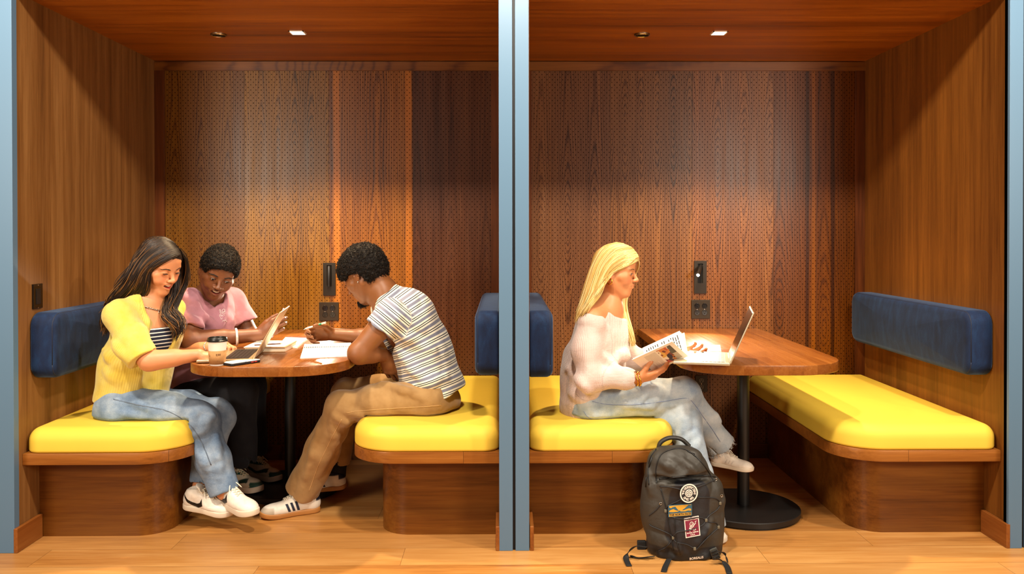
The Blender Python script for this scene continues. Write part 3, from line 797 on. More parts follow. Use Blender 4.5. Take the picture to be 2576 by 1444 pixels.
# ---------------------------------------------------------------- head
def drop(S, p, d, off=0.0):
    T = p[None]+d[None]*np.linspace(0, .05, 110)[:, None]; i = np.nonzero(S.eval(T) < off)[0]; return T[i[0]] if len(i) else p+d*.02
class Head:
    def __init__(h, c, f, up, s=1.0):
        h.c = np.asarray(c, float); h.f = nrm(f); l = nrm(np.cross(up, h.f)); h.l = l; h.u = np.cross(h.f, l); h.s = s
        h.R = np.stack([h.f, h.l, h.u], 1)
    def P(h, x, y, z): return h.c+h.s*(x*h.f+y*h.l+z*h.u)
    def loc(h, P): return ((P-h.c)@h.R)/h.s
    def add(h, S, smile=0.0, jawt=1.0, nose=1.0, lips=1.0, broad=1.0, lid=0.5):
        P, s, R = h.P, h.s, h.R; E = lambda c, r, k=0.02, sub=False: S.ell(P(*c), np.array(r)*s, R, k*s, sub)
        C = lambda a, b, ra, rb, k=0.02, sub=False: S.cone(P(*a), P(*b), ra*s, rb*s, k*s, None, sub)
        E((-.014, 0, .030), (.094, .074, .086)); E((-.040, 0, -.010), (.058, .060, .062), .03)
        E((.026, 0, -.018), (.060, .060, .084), .03); E((.044, 0, .046), (.044, .058, .046), .03)
        for y in (-1, 1):
            C((-.004, y*.051*jawt, -.040), (.056, y*.017, -.095), .021, .016, .032)
            E((.056, y*.035, -.030), (.024, .024, .026), .022)
            C((.079, y*.013, .021), (.069, y*.044, .020), .008, .009, .016)
            E((.100, y*.034, .002), (.019, .022, .0115), .012, True)
            E((.0745, y*.031, .003), (.0145, .0165, .0125), .005)
            C((.060, y*.051, -.012), (.040, y*.060, -.018), .011, .012, .02)
        E((.071, 0, -.096), (.018, .020, .017), .024)
        E((.072, 0, -.058), (.026, .029, .026), .02)
        C((.082, 0, .016), (.107, 0, -.024), .0060, .0088, .013)
        E((.1085*1, 0, -.028), (.0105*nose, .0105*broad, .0090), .006)
        for y in (-1, 1):
            E((.0985, y*.0125*broad, -.031), (.0100, .0070*broad, .0075), .006)
        lp = lips; w = .023+.006*smile; zc = .004*smile
        if smile > 0.3:
            C((.0985, 0, -.052), (.083, w, -.053+zc+.003), .0042*lp, .0026, .004); C((.0985, 0, -.052), (.083, -w, -.053+zc+.003), .0042*lp, .0026, .004)
            C((.0935, 0, -.071), (.082, w*.85, -.058+zc), .0052*lp, .0028, .004); C((.0935, 0, -.071), (.082, -w*.85, -.058+zc), .0052*lp, .0028, .004)
            E((.096, 0, -.0605), (.021, .0225+.003*smile, .0062+.0022*smile), .003, True)
            for y in (-1, 1): E((.060, y*.038, -.040), (.022, .018, .018), .015)
        else:
            for y in (-1, 1):
                C((.0965, 0, -.0515), (.084, y*w, -.0575), .0048*lp, .0028, .004); C((.0945, 0, -.0635), (.084, y*w*.85, -.0595), .0056*lp, .0030, .004)
                C((.1025, 0, -.0572), (.088, y*w, -.0585), .0013, .0012, .0015, True)
        Re = np.stack([nrm(h.f*0.95+h.u*0.3), h.l, nrm(-0.3*h.f+0.95*h.u)], 1)
        for y in (-1, 1):
            Re = np.stack([nrm(h.f*0.90+h.u*0.28-y*h.l*.35), np.cross(nrm(-0.3*h.f+0.95*h.u), nrm(h.f*0.90+h.u*0.28-y*h.l*.35)), nrm(-0.3*h.f+0.95*h.u)], 1)
            S.ell(P(-.014, y*.0805, -.004), np.array((.0180, .0062, .030))*s, Re, .006*s)
            S.ell(P(-.010, y*.0875, .002), np.array((.0100, .0055, .019))*s, Re, .003*s, True)
            S.ell(P(-.002, y*.080, -.004), np.array((.005, .005, .007))*s, Re, .003*s)
            S.ell(P(-.004, y*.078, -.031), np.array((.006, .005, .008))*s, Re, .006*s)
        # eye opening: a slot cut in the lid, the eyeball sits behind it
        if lid > 0:
            for y in (-1, 1): E((.0880, y*.0330, .0005), (.0080, .0140, .0042*lid), .0015, True)
    def paints(h, skin, lip, brow=None, smile=0.0, scalp=None, blush=None):
        P, s, R = h.P, h.s, h.R; out = []
        if blush is not None:
            for y in (-1, 1): out.append((pd('ell', P(.072, y*.042, -.028), np.array((.018, .018, .016))*s, R), blush, .03))
        w = .023+.006*smile; dk = tuple(c*.25 for c in skin)
        for y in (-1, 1): out.append((pd('ell', P(.1030, y*.0068, -.0400), np.array((.0035, .0020, .0030))*s, R), dk, .002))
        for y in (-1, 1):
            if smile > .3:
                out.append((pd('cone', P(.0985, 0, -.052), P(.083, y*w, -.050), .0050*s, .003*s), lip, .003)); out.append((pd('cone', P(.0935, 0, -.071), P(.082, y*w*.85, -.057), .0062*s, .0034*s), lip, .003))
            else:
                out.append((pd('cone', P(.0965, 0, -.0520), P(.084, y*w, -.0575), .0056*s, .003*s), lip, .003)); out.append((pd('cone', P(.0945, 0, -.0630), P(.084, y*w*.85, -.0595), .0062*s, .0032*s), lip, .003))
        return out
    def parts(h, parent, S, browc, iris, smile=0.0, lid=0.5, lashes=True, look=(1, 0, -0.35), browthick=1.0):
        P, s = h.P, h.s
        for y in (-1, 1):
            b = MB(); ir = MB()
            v, f = lathe([(0.0115*math.sin(a), -0.0115*math.cos(a)) for a in np.linspace(0.02, math.pi-0.02, 14)], 18)
            c = np.array((.0745, y*.0315, .0015)); b.add(np.array([P(*(q+c)) for q in v]), f)
            d = nrm(np.array(look)+np.array([0, y*.12, 0])); a1 = nrm(np.cross((0, 0, 1.0), d)); a2 = np.cross(d, a1)
            v2 = [d*0.0120+0.0052*(math.cos(t)*a1+math.sin(t)*a2) for t in np.linspace(0, 2*math.pi, 20, endpoint=False)]+[d*0.0128]
            ir.add(np.array([P(*(q+c)) for q in v2]), [(i, (i+1) % 20, 20) for i in range(20)])
            eb = b.build('eyeball', M_eye, parent, True)
            if lid > 0: ir.build('iris', iris, eb, True)
        r = random.Random(5)
        for y in (-1, 1):
            br = []
            for i in range(40):
                t = i/39; x = .0905-.020*t*t-.003*t; yy = y*(.014+.036*t); z = .0195+.0065*math.sin(min(1, t*1.25)*math.pi*0.75)-.003*t+r.uniform(-1, 1)*.0018*browthick*(1-t*.6)
                e_ = (x+.0012-.002, yy+y*.008, z+.003*(1-t)-.0015); a, e = [drop(S, P(q[0]+.02, q[1], q[2]), -h.f, .0006) for q in ((x, yy, z), e_)]; br.append(np.array([a, (a+e)/2+h.f*.0005*s, e]))
            v, f, _ = strands(br, 0.0010*s*browthick, 0, 4); newobj('eyebrow', v, f, browc, parent, True)
            if lashes:
                ls = []
                for i in range(22):
                    t = i/21; yy = y*(.021+.0225*t); x = .0890-.0055*((t-.4)*1.6)**2; z = .0012+.0025*lid-.004*(t-.5)**2*2+ .0006
                    a = P(x, yy, z); e = P(x+.006, yy+y*.003*t, z-.0022+.002*lid); ls.append(np.array([a, (a+e)/2-h.u*.0008*s, e]))
                pts = [P(.0893-.0055*((t-.4)*1.6)**2, y*(.020+.024*t), .0008+.0025*lid-.004*(t-.5)**2*2) for t in np.linspace(0, 1, 9)]
                ls.append(resample(np.array(pts), 3)); ls.append(np.array(pts))
                v, f, _ = strands(ls, [0.0006*s]*(len(ls)-1)+[0.0009*s], 0, 4); newobj('eyelashes', v, f, M_lash, parent, True)
        if smile > .3:
            b = MB(); n = 8
            for i in range(n):
                t = (i+.5)/n*2-1; yy = t*.0185; x = .0950-.011*t*t; wz = .0040 if abs(t) < .3 else .0034
                R_ = h.R; c = P(x-.002, yy, -.0565+.0028*t*t*smile)
                b.box(c-np.array([.0022, .0021, wz])*s, c+np.array([.0022, .0021, wz])*s, .0009*s, rot=R_)
            b.build('teeth', M_teeth, parent, True)
            b = MB(); v, f = lathe([(0.016*math.sin(a), -0.006*math.cos(a)) for a in np.linspace(0.02, math.pi-.02, 8)], 14)
            b.add(np.array([P(.078+q[0]*.5, q[1]*1.2, -.060+q[2]) for q in v]), f); b.build('tongue', M_mouth, parent, True)
# ---------------------------------------------------------------- hand
FING = [(.043, .026, .020), (.047, .030, .021), (.044, .027, .021), (.035, .021, .018)]
def hand(S, w, d, n, ts, curl=(.3, .3, .35, .4), thumb=(.4, .3), s=1.0, spread=.08, lenf=1.0, tdir=None):
    """w wrist, d direction to the fingers, n palm-side normal, ts=+1/-1 thumb side along n x d"""
    w = np.asarray(w, float); d = nrm(d); n = nrm(np.asarray(n, float)-d*np.dot(n, d)); e = np.cross(n, d)*ts
    tips = []; K = .004
    S.cone(w, w+d*.045*s, .024*s, .030*s, .012, (n, .58))
    S.cone(w+d*.035*s+e*.012*s, w+d*.080*s+e*.020*s, .020*s, .0165*s, .012, (n, .68)); S.cone(w+d*.035*s-e*.010*s, w+d*.074*s-e*.022*s, .020*s, .0150*s, .012, (n, .68)); S.cone(w+d*.04*s, w+d*.082*s, .022*s, .017*s, .01, (n, .65))
    offs = (.0285, .0095, -.0095, -.0275); ln = (.083, .087, .082, .072)
    for i in range(4):
        p = w+(d*ln[i]+e*offs[i])*s; q = nrm(d+e*spread*(1.5-i)); r = (.0092, .0094, .0089, .0078)[i]*s
        S.cone(w+(d*.05+e*offs[i]*.75)*s, p, r*1.0, r*1.08, .008)
        ang = 0; c = curl[i] if hasattr(curl, '__len__') else curl; pr = p; mult = (.75, 1.1, .75)
        for j in range(3):
            ang += c*mult[j]; dd = q*math.cos(ang)+n*math.sin(ang); nx_ = pr+dd*FING[i][j]*s*lenf
            S.cone(pr, nx_, r*(1.02, .94, .86)[j], r*(.95, .87, .74)[j], K); pr = nx_
        tips.append(pr)
    b0 = w+(d*.018+e*.020+n*.006)*s; t0 = nrm(d*.62+e*.62+n*.42) if tdir is None else nrm(tdir); p1 = b0+t0*.040*s
    S.cone(b0, p1, .0155*s, .0118*s, .010)
    t1 = nrm(t0+d*thumb[0]*1.0+n*thumb[1]*.7-e*thumb[0]*.3); p2 = p1+t1*.033*s; S.cone(p1, p2, .0112*s, .0098*s, K)
    t2 = nrm(t1+d*thumb[0]*.5+n*thumb[1]*.6-e*thumb[0]*.3); p3 = p2+t2*.026*s; S.cone(p2, p3, .0100*s, .0080*s, K); tips.append(p3)
    return tips
def fold(S, a, b, r=0.006, k=0.02, sub=False):
    """a soft crease laid on the surface of S between two points seen from the front"""
    P = np.linspace(np.asarray(a, float), np.asarray(b, float), 5); hit = []
    for p in P:
        d = nrm(p-CAM); T = p[None]+d[None]*np.linspace(-.35, .30, 260)[:, None]; e = S.eval(T, False); i = np.nonzero(e < 0)[0]
        if len(i) and i[0] > 0: hit.append(T[i[0]]+d*r*.72)
    for i in range(len(hit)-1):
        if np.linalg.norm(hit[i+1]-hit[i]) < .09:
            f0, f1 = math.sin(math.pi*(i+.35)/len(hit))*.5+.5, math.sin(math.pi*(i+1.35)/len(hit))*.5+.5; S.cone(hit[i], hit[i+1], r*f0, r*f1, k, None, sub)
# ================================================================ shoes
def decal(S, A, B, side, rows=4, off=0.0012, axis='y', n=24):
    """strip between curves A and B ((x,z) in shoe space) laid on the side of the upper"""
    A = resample(np.array(A, float), n); B = resample(np.array(B, float), n); P = []
    for i in range(n):
        for j in range(rows): t = j/(rows-1); q = A[i]*(1-t)+B[i]*t; P.append(q)
    P = np.array(P); out = np.zeros((len(P), 3)); done = np.zeros(len(P), bool)
    for y in np.linspace(0.08, -0.01, 120):
        T = np.stack([P[:, 0], np.full(len(P), y*side), P[:, 1]], 1) if axis == 'y' else np.stack([P[:, 0], P[:, 1], np.full(len(P), y*1.9)], 1)
        d = S.eval(T) < off; new = d & ~done; out[new] = T[new]; done |= new
    out[~done] = np.stack([P[~done, 0], np.zeros((~done).sum()), P[~done, 1]], 1)
    F = [(i*rows+j, (i+1)*rows+j, (i+1)*rows+j+1, i*rows+j+1) for i in range(n-1) for j in range(rows-1)]
    if side < 0: F = [q[::-1] for q in F]
    return out, F
def shoe(parent, heel, toe, up, style, side=1, nm='shoe'):
    """side: +1 when the local +y flank is the outer one"""
    heel = np.asarray(heel, float); toe = np.asarray(toe, float); f = nrm(toe-heel); l = nrm(np.cross(up, f)); u = np.cross(f, l)
    s = np.linalg.norm(toe-heel)/0.285; R = np.stack([f, l, u], 1)
    W = lambda v: heel+(np.asarray(v, float).reshape(-1, 3)*s)@R.T
    st = STY[style]; sh = st.get('soleh', .028); hi = st.get('high', 0.0)
    # sole
    xs = [.0, .008, .03, .07, .12, .17, .21, .245, .27, .283, .285]; hw = [.012, .024, .034, .035, .034, .042, .0475, .044, .032, .014, .0]
    o = [(x, -w) for x, w in zip(xs, hw)]+[(x, w) for x, w in list(zip(xs, hw))[-2::-1]]
    o = resample(smoothpath(o, 5), 70)[:-1] if True else o
    v, q = prism(np.array(o), 0.0, sh, .006, .005, 3); v[:, 2] += np.clip((v[:, 0]-.20)/.085, 0, 1)**2*.012+np.clip((.03-v[:, 0])/.03, 0, 1)**2*.004
    up_ = shoe_upper(parent, nm, W, st, sh, hi, side, s)
    shade_auto(newobj('sole', W(v), q, st['sole'], up_, True), 50)
    return up_
def shoe_upper(parent, nm, W, st, sh, hi, side, s):
    S = SDF(); z0 = sh-.004
    S.ell((.045, 0, z0+.030), (.043, .034, .046+hi*.3), k=.02); S.cone((.035, 0, z0+.02), (.050, 0, z0+.055+hi), .030, .033, .02)
    S.cone((.06, 0, z0+.055+hi*.7), (.125, 0, z0+.040), .032, .033, .02); S.ell((.13, 0, z0+.018), (.075, .036, .036), k=.02)
    S.ell((.195, 0, z0+.012), (.075, .0455, .034), k=.02); S.ell((.235, 0, z0+.008), (.046, .040, .028), k=.015)
    S.cone((.105, 0, z0+.066), (.165, 0, z0+.044), .012, .011, .012, ((0, 1, 0), 1.9))
    S.box((.14, 0, z0-.035), (.2, .1, .035), r=.002, k=.002, sub=True)
    S.ell((.045, 0, z0+.105+hi), (.040, .025, .042), k=.006, sub=True)
    V_, Q = S.mesh(.0032); V_ = relax(V_, Q, 2, .5); col = np.tile(np.array(st['col']), (len(V_), 1))
    for (fn, c, soft) in st.get('paint', []):
        d = fn(V_, side); w = np.clip(.5-d/soft, 0, 1)[:, None]; col = col*(1-w)+np.array(c)*w
    up_ = newobj(nm, W(V_), Q, M_shoe, parent, True, attrs={'Col': col})
    # tongue
    b = SDF(); b.cone((.088, 0, z0+.094+hi*.9), (.12, 0, z0+.066), .024, .022, .01, ((.45, 0, .9), .28))
    v, q = b.mesh(.0035); newobj('tongue', W(v), q, st.get('tongue', M_shoewhite), up_, True)
    # laces
    paths = []
    for i in range(6):
        x = .100+.0135*i; zt = z0+.078-.0062*i-(.0007*i*i)+hi*.25*(1-i/5)
        for sg in (1, -1):
            w = .019; p = []
            for t in np.linspace(-1, 1, 7):
                xx = x+.0065*t*sg; tt = t*w
                for zz in np.linspace(.17, 0, 90):
                    if S.eval(np.array([[xx, tt, zz]]))[0] < .0020: break
                p.append((xx, tt, zz+.0022*(1-t*t)+.0006))
            paths.append(np.array(p))
    for sg in (1, -1):
        e = paths[0][3]; paths.append(smoothpath([e, e+np.array([-.004, sg*.014, .014]), e+np.array([.006, sg*.030, .006]), e+np.array([.016, sg*.022, -.002]), e+np.array([.004, sg*.004, .003])], 4))
        paths.append(smoothpath([e, e+np.array([.02, sg*.016, .008]), e+np.array([.040, sg*.036, -.018])], 5))
    v, q, _ = strands([W(p) for p in paths], .0029*s, 0, 5, taper=.9); newobj('laces', v, q, st.get('lace', M_lace), up_, True)
    for dec in st.get('decals', []):
        for sd in dec.get('sides', (side, -side)):
            v, q = decal(S, dec['a'], dec['b'], sd, axis=dec.get('axis', 'y')); o_ = newobj(dec['name'], W(v), q, dec['mat'], up_, True)
    return up_
def shoematerial():
    m = bpy.data.materials.new('shoe_leather'); g = G(m); c = g.attr('Col'); p = g.objc(); n = g.noise(p, 55, 4)
    nd = g.bsdf(Base_Color=g.mix(g.ramp(n, [(.5, 0.0), (.8, .35)]), c, g.mix(.6, c, lin('#8a7058'))), Roughness=.5, Normal=g.bump(g.noise(p, 180, 2), .15, .001)); return m
M_shoe = shoematerial(); M_shoewhite = simple('shoe_white', '#e6ddd0', .55); M_lace = simple('lace_cream', '#e9dfcb', .8)
M_solew = simple('sole_white', '#dccdb8', .6, var=.15); M_gum = simple('sole_gum', '#b5793c', .5, var=.1); M_navydecal = simple('navy_suede', '#1a2036', .7)
M_blackdecal = simple('black_leather', '#0e0d0f', .4); M_green = simple('green_mesh', '#14543f', .6); M_silverlace = simple('lace_beige', '#cdbb9c', .8)
WH = lin('#e8dfd2')
swoosh_top = [(.016, .088), (.045, .066), (.07, .055), (.095, .052), (.112, .060), (.120, .082)]
swoosh_bot = [(.015, .080), (.04, .052), (.07, .035), (.102, .030), (.128, .045), (.120, .082)]
STY = {
 'court': dict(sole=M_solew, col=WH, high=.012, soleh=.030, decals=[dict(name='side_logo', a=swoosh_top, b=swoosh_bot, mat=M_blackdecal)]),
 'samba': dict(sole=M_gum, col=WH, high=-.006, soleh=.024,
   paint=[(lambda P, s: np.maximum(.225-P[:, 0], P[:, 2]-.052), lin('#b9ab98'), .006), (lambda P, s: np.maximum(P[:, 0]-.028, .060-P[:, 2]), lin('#1a2036'), .004), (lambda P, s: .083-P[:, 2]+np.maximum(P[:, 0]-.085, 0)*3, lin('#1a2036'), .004)],
   decals=[dict(name='stripe', a=[(.118+i*.0215, .072-i*.004), (.104+i*.0215, .028)], b=[(.129+i*.0215, .071-i*.004), (.116+i*.0215, .028)], mat=M_navydecal) for i in range(3)]),
 'tennis': dict(sole=M_solew, col=lin('#efe4d6'), high=-.002, soleh=.026, paint=[(lambda P, s: np.maximum(P[:, 0]-.022, .055-P[:, 2]), lin('#1c2740'), .004)],
   decals=[dict(name='perforation_row', a=[(.108+i*.020, .064-i*.003), (.096+i*.020, .036)], b=[(.1095+i*.020, .064-i*.003), (.0975+i*.020, .036)], mat=simple('perforation', '#9a8c7c', .8)) for i in range(3)]),
 'runner': dict(sole=M_solew, col=lin('#cfc3ae'), high=.0, soleh=.032, tongue=M_shoewhite, lace=M_silverlace,
   paint=[(lambda P, s: np.abs(P[:, 2]-.052-.01*np.sin(P[:, 0]*40))-.011+np.maximum(np.abs(P[:, 0]-.13)-.075, 0), lin('#10302a'), .004), (lambda P, s: np.maximum(.232-P[:, 0], P[:, 2]-.06), lin('#15443a'), .006), (lambda P, s: .088-P[:, 2], lin('#15443a'), .004)],
   decals=[dict(name='side_wave', a=[(.05, .040), (.10, .036), (.15, .044), (.20, .056), (.235, .048)], b=[(.05, .030), (.10, .026), (.15, .030), (.20, .034), (.240, .038)], mat=simple('pale_overlay', '#c9bca4', .5))]),
}
# ================================================================ people
def hairpaths(guides, n, jit, seed, wave=0.0, k=26, wl=1.0, end=0.0, push=None):
    r = np.random.RandomState(seed); G_ = [resample(smoothpath(g, 6), k) for g in guides]; out = []
    for i in range(n):
        t = r.rand()*(len(G_)-1); a = int(t); f = t-a; p = G_[a]*(1-f)+G_[min(a+1, len(G_)-1)]*f
        tt = np.linspace(0, 1, k)[:, None]; j = r.randn(3)*jit; j2 = r.randn(3)*jit*1.6
        p = p+j*(0.35+0.65*np.sin(tt*math.pi/2))+j2*tt**2
        if wave: ph = r.rand()*6.28*0.25+f; p = p+np.sin(tt*9*wl+ph)*tt*wave*nrm(r.randn(3)*.3+np.array([1, .3, .3]))
        if push:
            for _ in range(4):
                d = push[0].eval(p); m = (d < .0030) & (push[1].loc(p)[:, 2] > -.03); q = p-push[1].P(-.01, 0, .02); p = p+np.where(m, .0032-d, 0)[:, None]*q/np.linalg.norm(q, axis=1)[:, None]
        L = int(k*(1-end*r.rand())); out.append(resample(p[:max(8, L)], k))
    return out
def haircols(paths, root, main, light, seed, pl=.3, rootlen=True):
    r = np.random.RandomState(seed); out = []
    for p in paths:
        m = np.array(light if r.rand() < pl else main)*(0.8+0.4*r.rand()); out.append((np.array(root)*(.8+.4*r.rand()) if rootlen else m, m))
    return out
def cap_hair(H, grow, cut, name, mat, parent, color, noise=None, step=.003, extra=None):
    S = SDF(); E = lambda c, r, k=.02, sub=False: S.ell(H.P(*c), np.array(r)*H.s, H.R, k*H.s, sub)
    E((-.014, 0, .030), (.094+grow, .074+grow, .086+grow)); E((-.040, 0, -.010), (.058+grow*.8, .060+grow*.8, .062), .03); E((.040, 0, .050), (.044+grow, .056+grow*.7, .044+grow), .03)
    for (c, r, k) in cut: E(c, r, k, True)
    if extra: extra(S)
    if noise: S.disp.append(noise)
    V_, Q = S.mesh(step); V_ = relax(V_, Q, 1, .4)
    c = np.tile(np.array(color), (len(V_), 1)); return newobj(name, V_, Q, mat, parent, True, attrs={'Col': c}), V_, S
def curls(V_, H, parent, n, seed, color, hl):
    r = np.random.RandomState(seed); c = H.P(-.01, 0, .03); zz = H.loc(V_); idx = np.nonzero((zz[:, 2] > -.075))[0]; idx = idx[r.randint(0, len(idx), n)]; paths = []; cols = []
    for i in idx:
        p = V_[i]; nn = nrm(p-c); a = nrm(np.cross(nn, r.randn(3))); b_ = np.cross(nn, a); rad = .0014+.0014*r.rand(); ph = r.rand()*6.28
        t = np.linspace(0, 4.6+r.rand()*2, 7); q = p+nn*(.0005+.0035*np.sin(t*.5+.3)[:, None])+rad*(np.cos(t+ph)[:, None]*a+np.sin(t+ph)[:, None]*b_); paths.append(q)
        m = np.array(hl if r.rand() < .22 else color)*(.6+.8*r.rand()); cols.append((m, m))
    v, f, cc = strands(paths, .0008, 0, 4, cols, .6); return newobj('curls', v, f, M_curl, parent, True, attrs={'Col': cc})
def ribs(axis_pts, lat):
    """uvw for knit: x = around / across, y = along"""
    a, b_ = np.asarray(axis_pts[0]), np.asarray(axis_pts[1]); d = nrm(b_-a); e = nrm(np.asarray(lat)-d*np.dot(lat, d)); g = np.cross(d, e)
    def fn(P): q = P-a; w = q@e; h_ = q@g; return np.stack([np.arctan2(w, h_)*.14, q@d, h_], 1)
    return fn
def near(fns, chains, k=None):
    """pick the attribute function of the closest chain of limbs"""
    def fn(P):
        D = np.stack([np.min([seg(P, *s_) for s_ in ch], 0) for ch in chains], 1); w = D.argmin(1); out = np.zeros((len(P), 3))
        for i, f in enumerate(fns):
            m = w == i
            if m.any(): out[m] = f(P[m])
        return out
    return fn
def seg(P, a, b, ra, rb):
    a = np.asarray(a, float); b = np.asarray(b, float); ba = b-a; h = np.clip(((P-a)@ba)/(ba@ba), 0, 1); return np.linalg.norm(P-a-h[:, None]*ba, axis=1)-(ra+(rb-ra)*h)
def wrink(amp, fx, fy, fz, seed=0, ax=None):
    def fn(P):
        q = P@ax if ax is not None else P
        return amp*(1-2*np.abs(vnoise(q*np.array([fx, fy, fz])+vnoise(q*6, seed+9)[:, None]*.6, seed)))
    return fn
def surfline(S, pts, off=.0015, c=None, n=60):
    """drop a polyline onto the surface of S (towards inner points c)"""
    P = resample(smoothpath(pts, 6), n); C = resample(smoothpath(c, 6), n); D = C-P; out = P.copy(); done = np.zeros(n, bool)
    for t in np.linspace(0, 1, 160):
        q = P+D*t; d = S.eval(q) < off; new = d & ~done; out[new] = q[new]; done |= new
    return out[done] if done.sum() > 3 else out
A3 = lambda *p: at(p[0], p[1], p[2])
SK1, SK2, SKD, SKD2 = lin('#cf8c60'), lin('#cd8858'), lin('#6d4024'), lin('#7f4e28')
M_jean = denim('denim_blue', '#465c7a', '#788da6', '#adb9c5'); M_jeanl = denim('denim_pale', '#7487a0', '#a3b0bb', '#cfd3d3')
M_seam = simple('denim_seam', '#5f6d80', .8); M_stitch = simple('stitch_tan', '#a8814a', .8)
# ---------------------------------------------------------------- 1. woman in yellow cardigan
def woman_yellow():
    pel, wai, che, nb = A3(326, 1008, .34), A3(345, 925, .35), A3(372, 835, .345), A3(376, 752, .335)
    root = thing('person', 'person with long highlighted hair in a yellow cardigan and blue jeans', 'person', (pel[0], pel[1], .49))
    H = Head(A3(400, 667, .33), (.80, -.42, -.42), (.02, -.05, 1), 1.0)
    shR, shL = A3(300, 790, .20), A3(428, 782, .50); elR, elL = A3(374, 908, .12), A3(446, 886, .50)
    wrR, wrL = A3(500, 893, .15), A3(528, 873, .42)
    fw = nrm(np.array([.80, -.48, 0])); lat = nrm(np.array([.48, .80, 0])); fd = (fw, .70)
    hipR, hipL = A3(300, 1018, .25), A3(345, 1010, .43); knR, knL = A3(500, 1056, .27), A3(545, 1048, .42)
    anR, anL = A3(565, 1238, .25), A3(505, 1222, .33)
    B = SDF()
    B.chain([pel, wai, che], [.125, .105, .125], .03, fd).cone(che, nb-np.array([0, 0, .03]), .125, .085, .04, fd)
    B.cone(shR, shL, .050, .050, .04).cone(che+fw*.03+lat*.055, che+fw*.045+lat*.06, .045, .04, .03).cone(che+fw*.03-lat*.055, che+fw*.045-lat*.06, .045, .04, .03)
    B.cone(H.P(-.022, 0, -.045), nb, .046, .048, .03).cone(H.P(-.012, 0, -.055), nb+fw*.01, .034, .040, .02)
    B.chain([shR, elR, wrR], [.048, .040, .026], .02).chain([shL, elL, wrL], [.048, .040, .026], .02)
    B.cone(elR+(wrR-elR)*.12, elR+(wrR-elR)*.5, .038, .034, .02)
    B.chain([hipR, knR, anR], [.08, .055, .036], .03).chain([hipL, knL, anL], [.08, .055, .036], .03)
    H.add(B, smile=1, lid=.3, nose=.82, broad=1.0, lips=1.25)
    hand(B, wrR, A3(575, 900, .20)-wrR, (0.05, .1, -1), 1, (.35, .4, .45, .5), (.3, .2), .92)
    hand(B, wrL, A3(580, 862, .40)-wrL, (.1, -.35, -.9), -1, (.75, .9, 1.0, 1.1), (.5, .5), .92)
    V0 = H.paints(SK1, lin('#c0473c'), smile=1, blush=lin('#e08a63'))
    fine = [(H.c-.15, H.c+.15, .0019), (wrR-.06, wrR+np.array([.2, .1, .06]), .0024), (wrL-.06, wrL+np.array([.2, .1, .06]), .0024)]
    build_sdf(B, 'body', M_skin, root, .0055, fine, V0, SK1)
    H.parts(root, B, M_lash, M_iris, smile=1, lid=.3)
    # striped tube top
    T = SDF(); a0 = che+np.array([0, 0, -.02]); T.cone(wai-np.array([0, 0, .04]), a0+fw*.012, .117, .137, .02, fd)
    T.cone(a0+fw*.03+lat*.055, a0+fw*.05+lat*.06, .052, .048, .03).cone(a0+fw*.03-lat*.055, a0+fw*.05-lat*.06, .052, .048, .03)
    T.box(a0+np.array([0, 0, .115]), (.3, .3, .07), sub=True)
    m = bpy.data.materials.new('navy_white_stripes'); g = G(m); z = g.sep(g.pos())[2]; w = g.math('LESS_THAN', g.math('FRACT', z/.0165), .27)
    g.bsdf(Base_Color=g.mix(w, lin('#151c33'), lin('#e8e2d8')), Roughness=.85)
    build_sdf(T, 'tube_top', m, root, .0045)
    # cardigan
    Cg = SDF(); Cg.chain([pel+np.array([.01, 0, .012]), wai-fw*.006, che+fw*.004], [.170, .160, .158], .04, (fw, .80)).cone(che, nb-np.array([0, 0, .045]), .152, .105, .04, fd)
    Cg.cone(shR, shL, .062, .060, .04)
    slR, slL = A3(358, 899, .125), elL+(wrL-elL)*.05
    Cg.chain([shR-np.array([0, 0, .01]), shR*.45+slR*.55-fw*.004, slR+nrm(slR-shR)*.03], [.066, .066, .066], .03).chain([shL, slL], [.068, .066], .03)
    hem = lambda e, w_, r, kk: Cg.cone(e+(w_-e)*.0, e+(w_-e)*.8, r, r, .004, None, True)
    dR = nrm(slR-shR); Cg.box(slR+dR*.066-np.array([0, .02, 0]), (.085, .085, .06), np.stack([nrm(np.cross(dR, (0, 1, 0))), nrm(np.cross(dR, np.cross(dR, (0, 1, 0)))), dR], 1), sub=True)
    Cg.cone(elR-(wrR-elR)*.0, wrR, .052, .045, .006, None, True); Cg.cone(elL+(wrL-elL)*.22, wrL, .056, .05, .006, None, True)
    Cg.cone(nb+np.array([0, 0, .02])-fw*.005, nb+np.array([0, 0, .12]), .066, .07, .012, None, True)
    # front opening
    top = nb+fw*.10+lat*.01; mid = che+fw*.16+lat*.0; low = wai+fw*.18-lat*.012; bot = pel+fw*.19-lat*.02
    Cg.chain.__self__
    Cg.cone(nb+fw*.05, mid+np.array([0, 0, .06]), .062, .066, .015, None, True); Cg.cone(mid+np.array([0, 0, .06]), low, .078, .070, .01, None, True); Cg.cone(low, bot-np.array([0, 0, .1]), .072, .080, .01, None, True)
    Cg.box(pel-np.array([0, 0, .118]), (.4, .4, .13), r=.01, k=.008, sub=True)
    for (p, q) in (((300, 905, .1), (350, 945, .08)), ((268, 930, .2), (300, 960, .12)), ((285, 860, .1), (320, 900, .05)), ((262, 880, .2), (300, 930, .12))):
        fold(Cg, A3(*p), A3(*q), .012, .03)
    Cg.disp.append(wrink(.0045, 11, 11, 5, 3))
    rb = near([ribs((pel, nb), fw), ribs((shR, slR), lat), ribs((shL, slL), lat)], [[(pel, che, .17, .15)], [(shR, slR, .07, .07)], [(shL, slL, .07, .07)]])
    M_card = fabric('cardigan_knit', '#dfc24c', '#e6d070', rib=(.0095, .8), bs=.5, sheen=.3)
    build_sdf(Cg, 'cardigan', M_card, root, .0042, attrs={'uvw': rb})
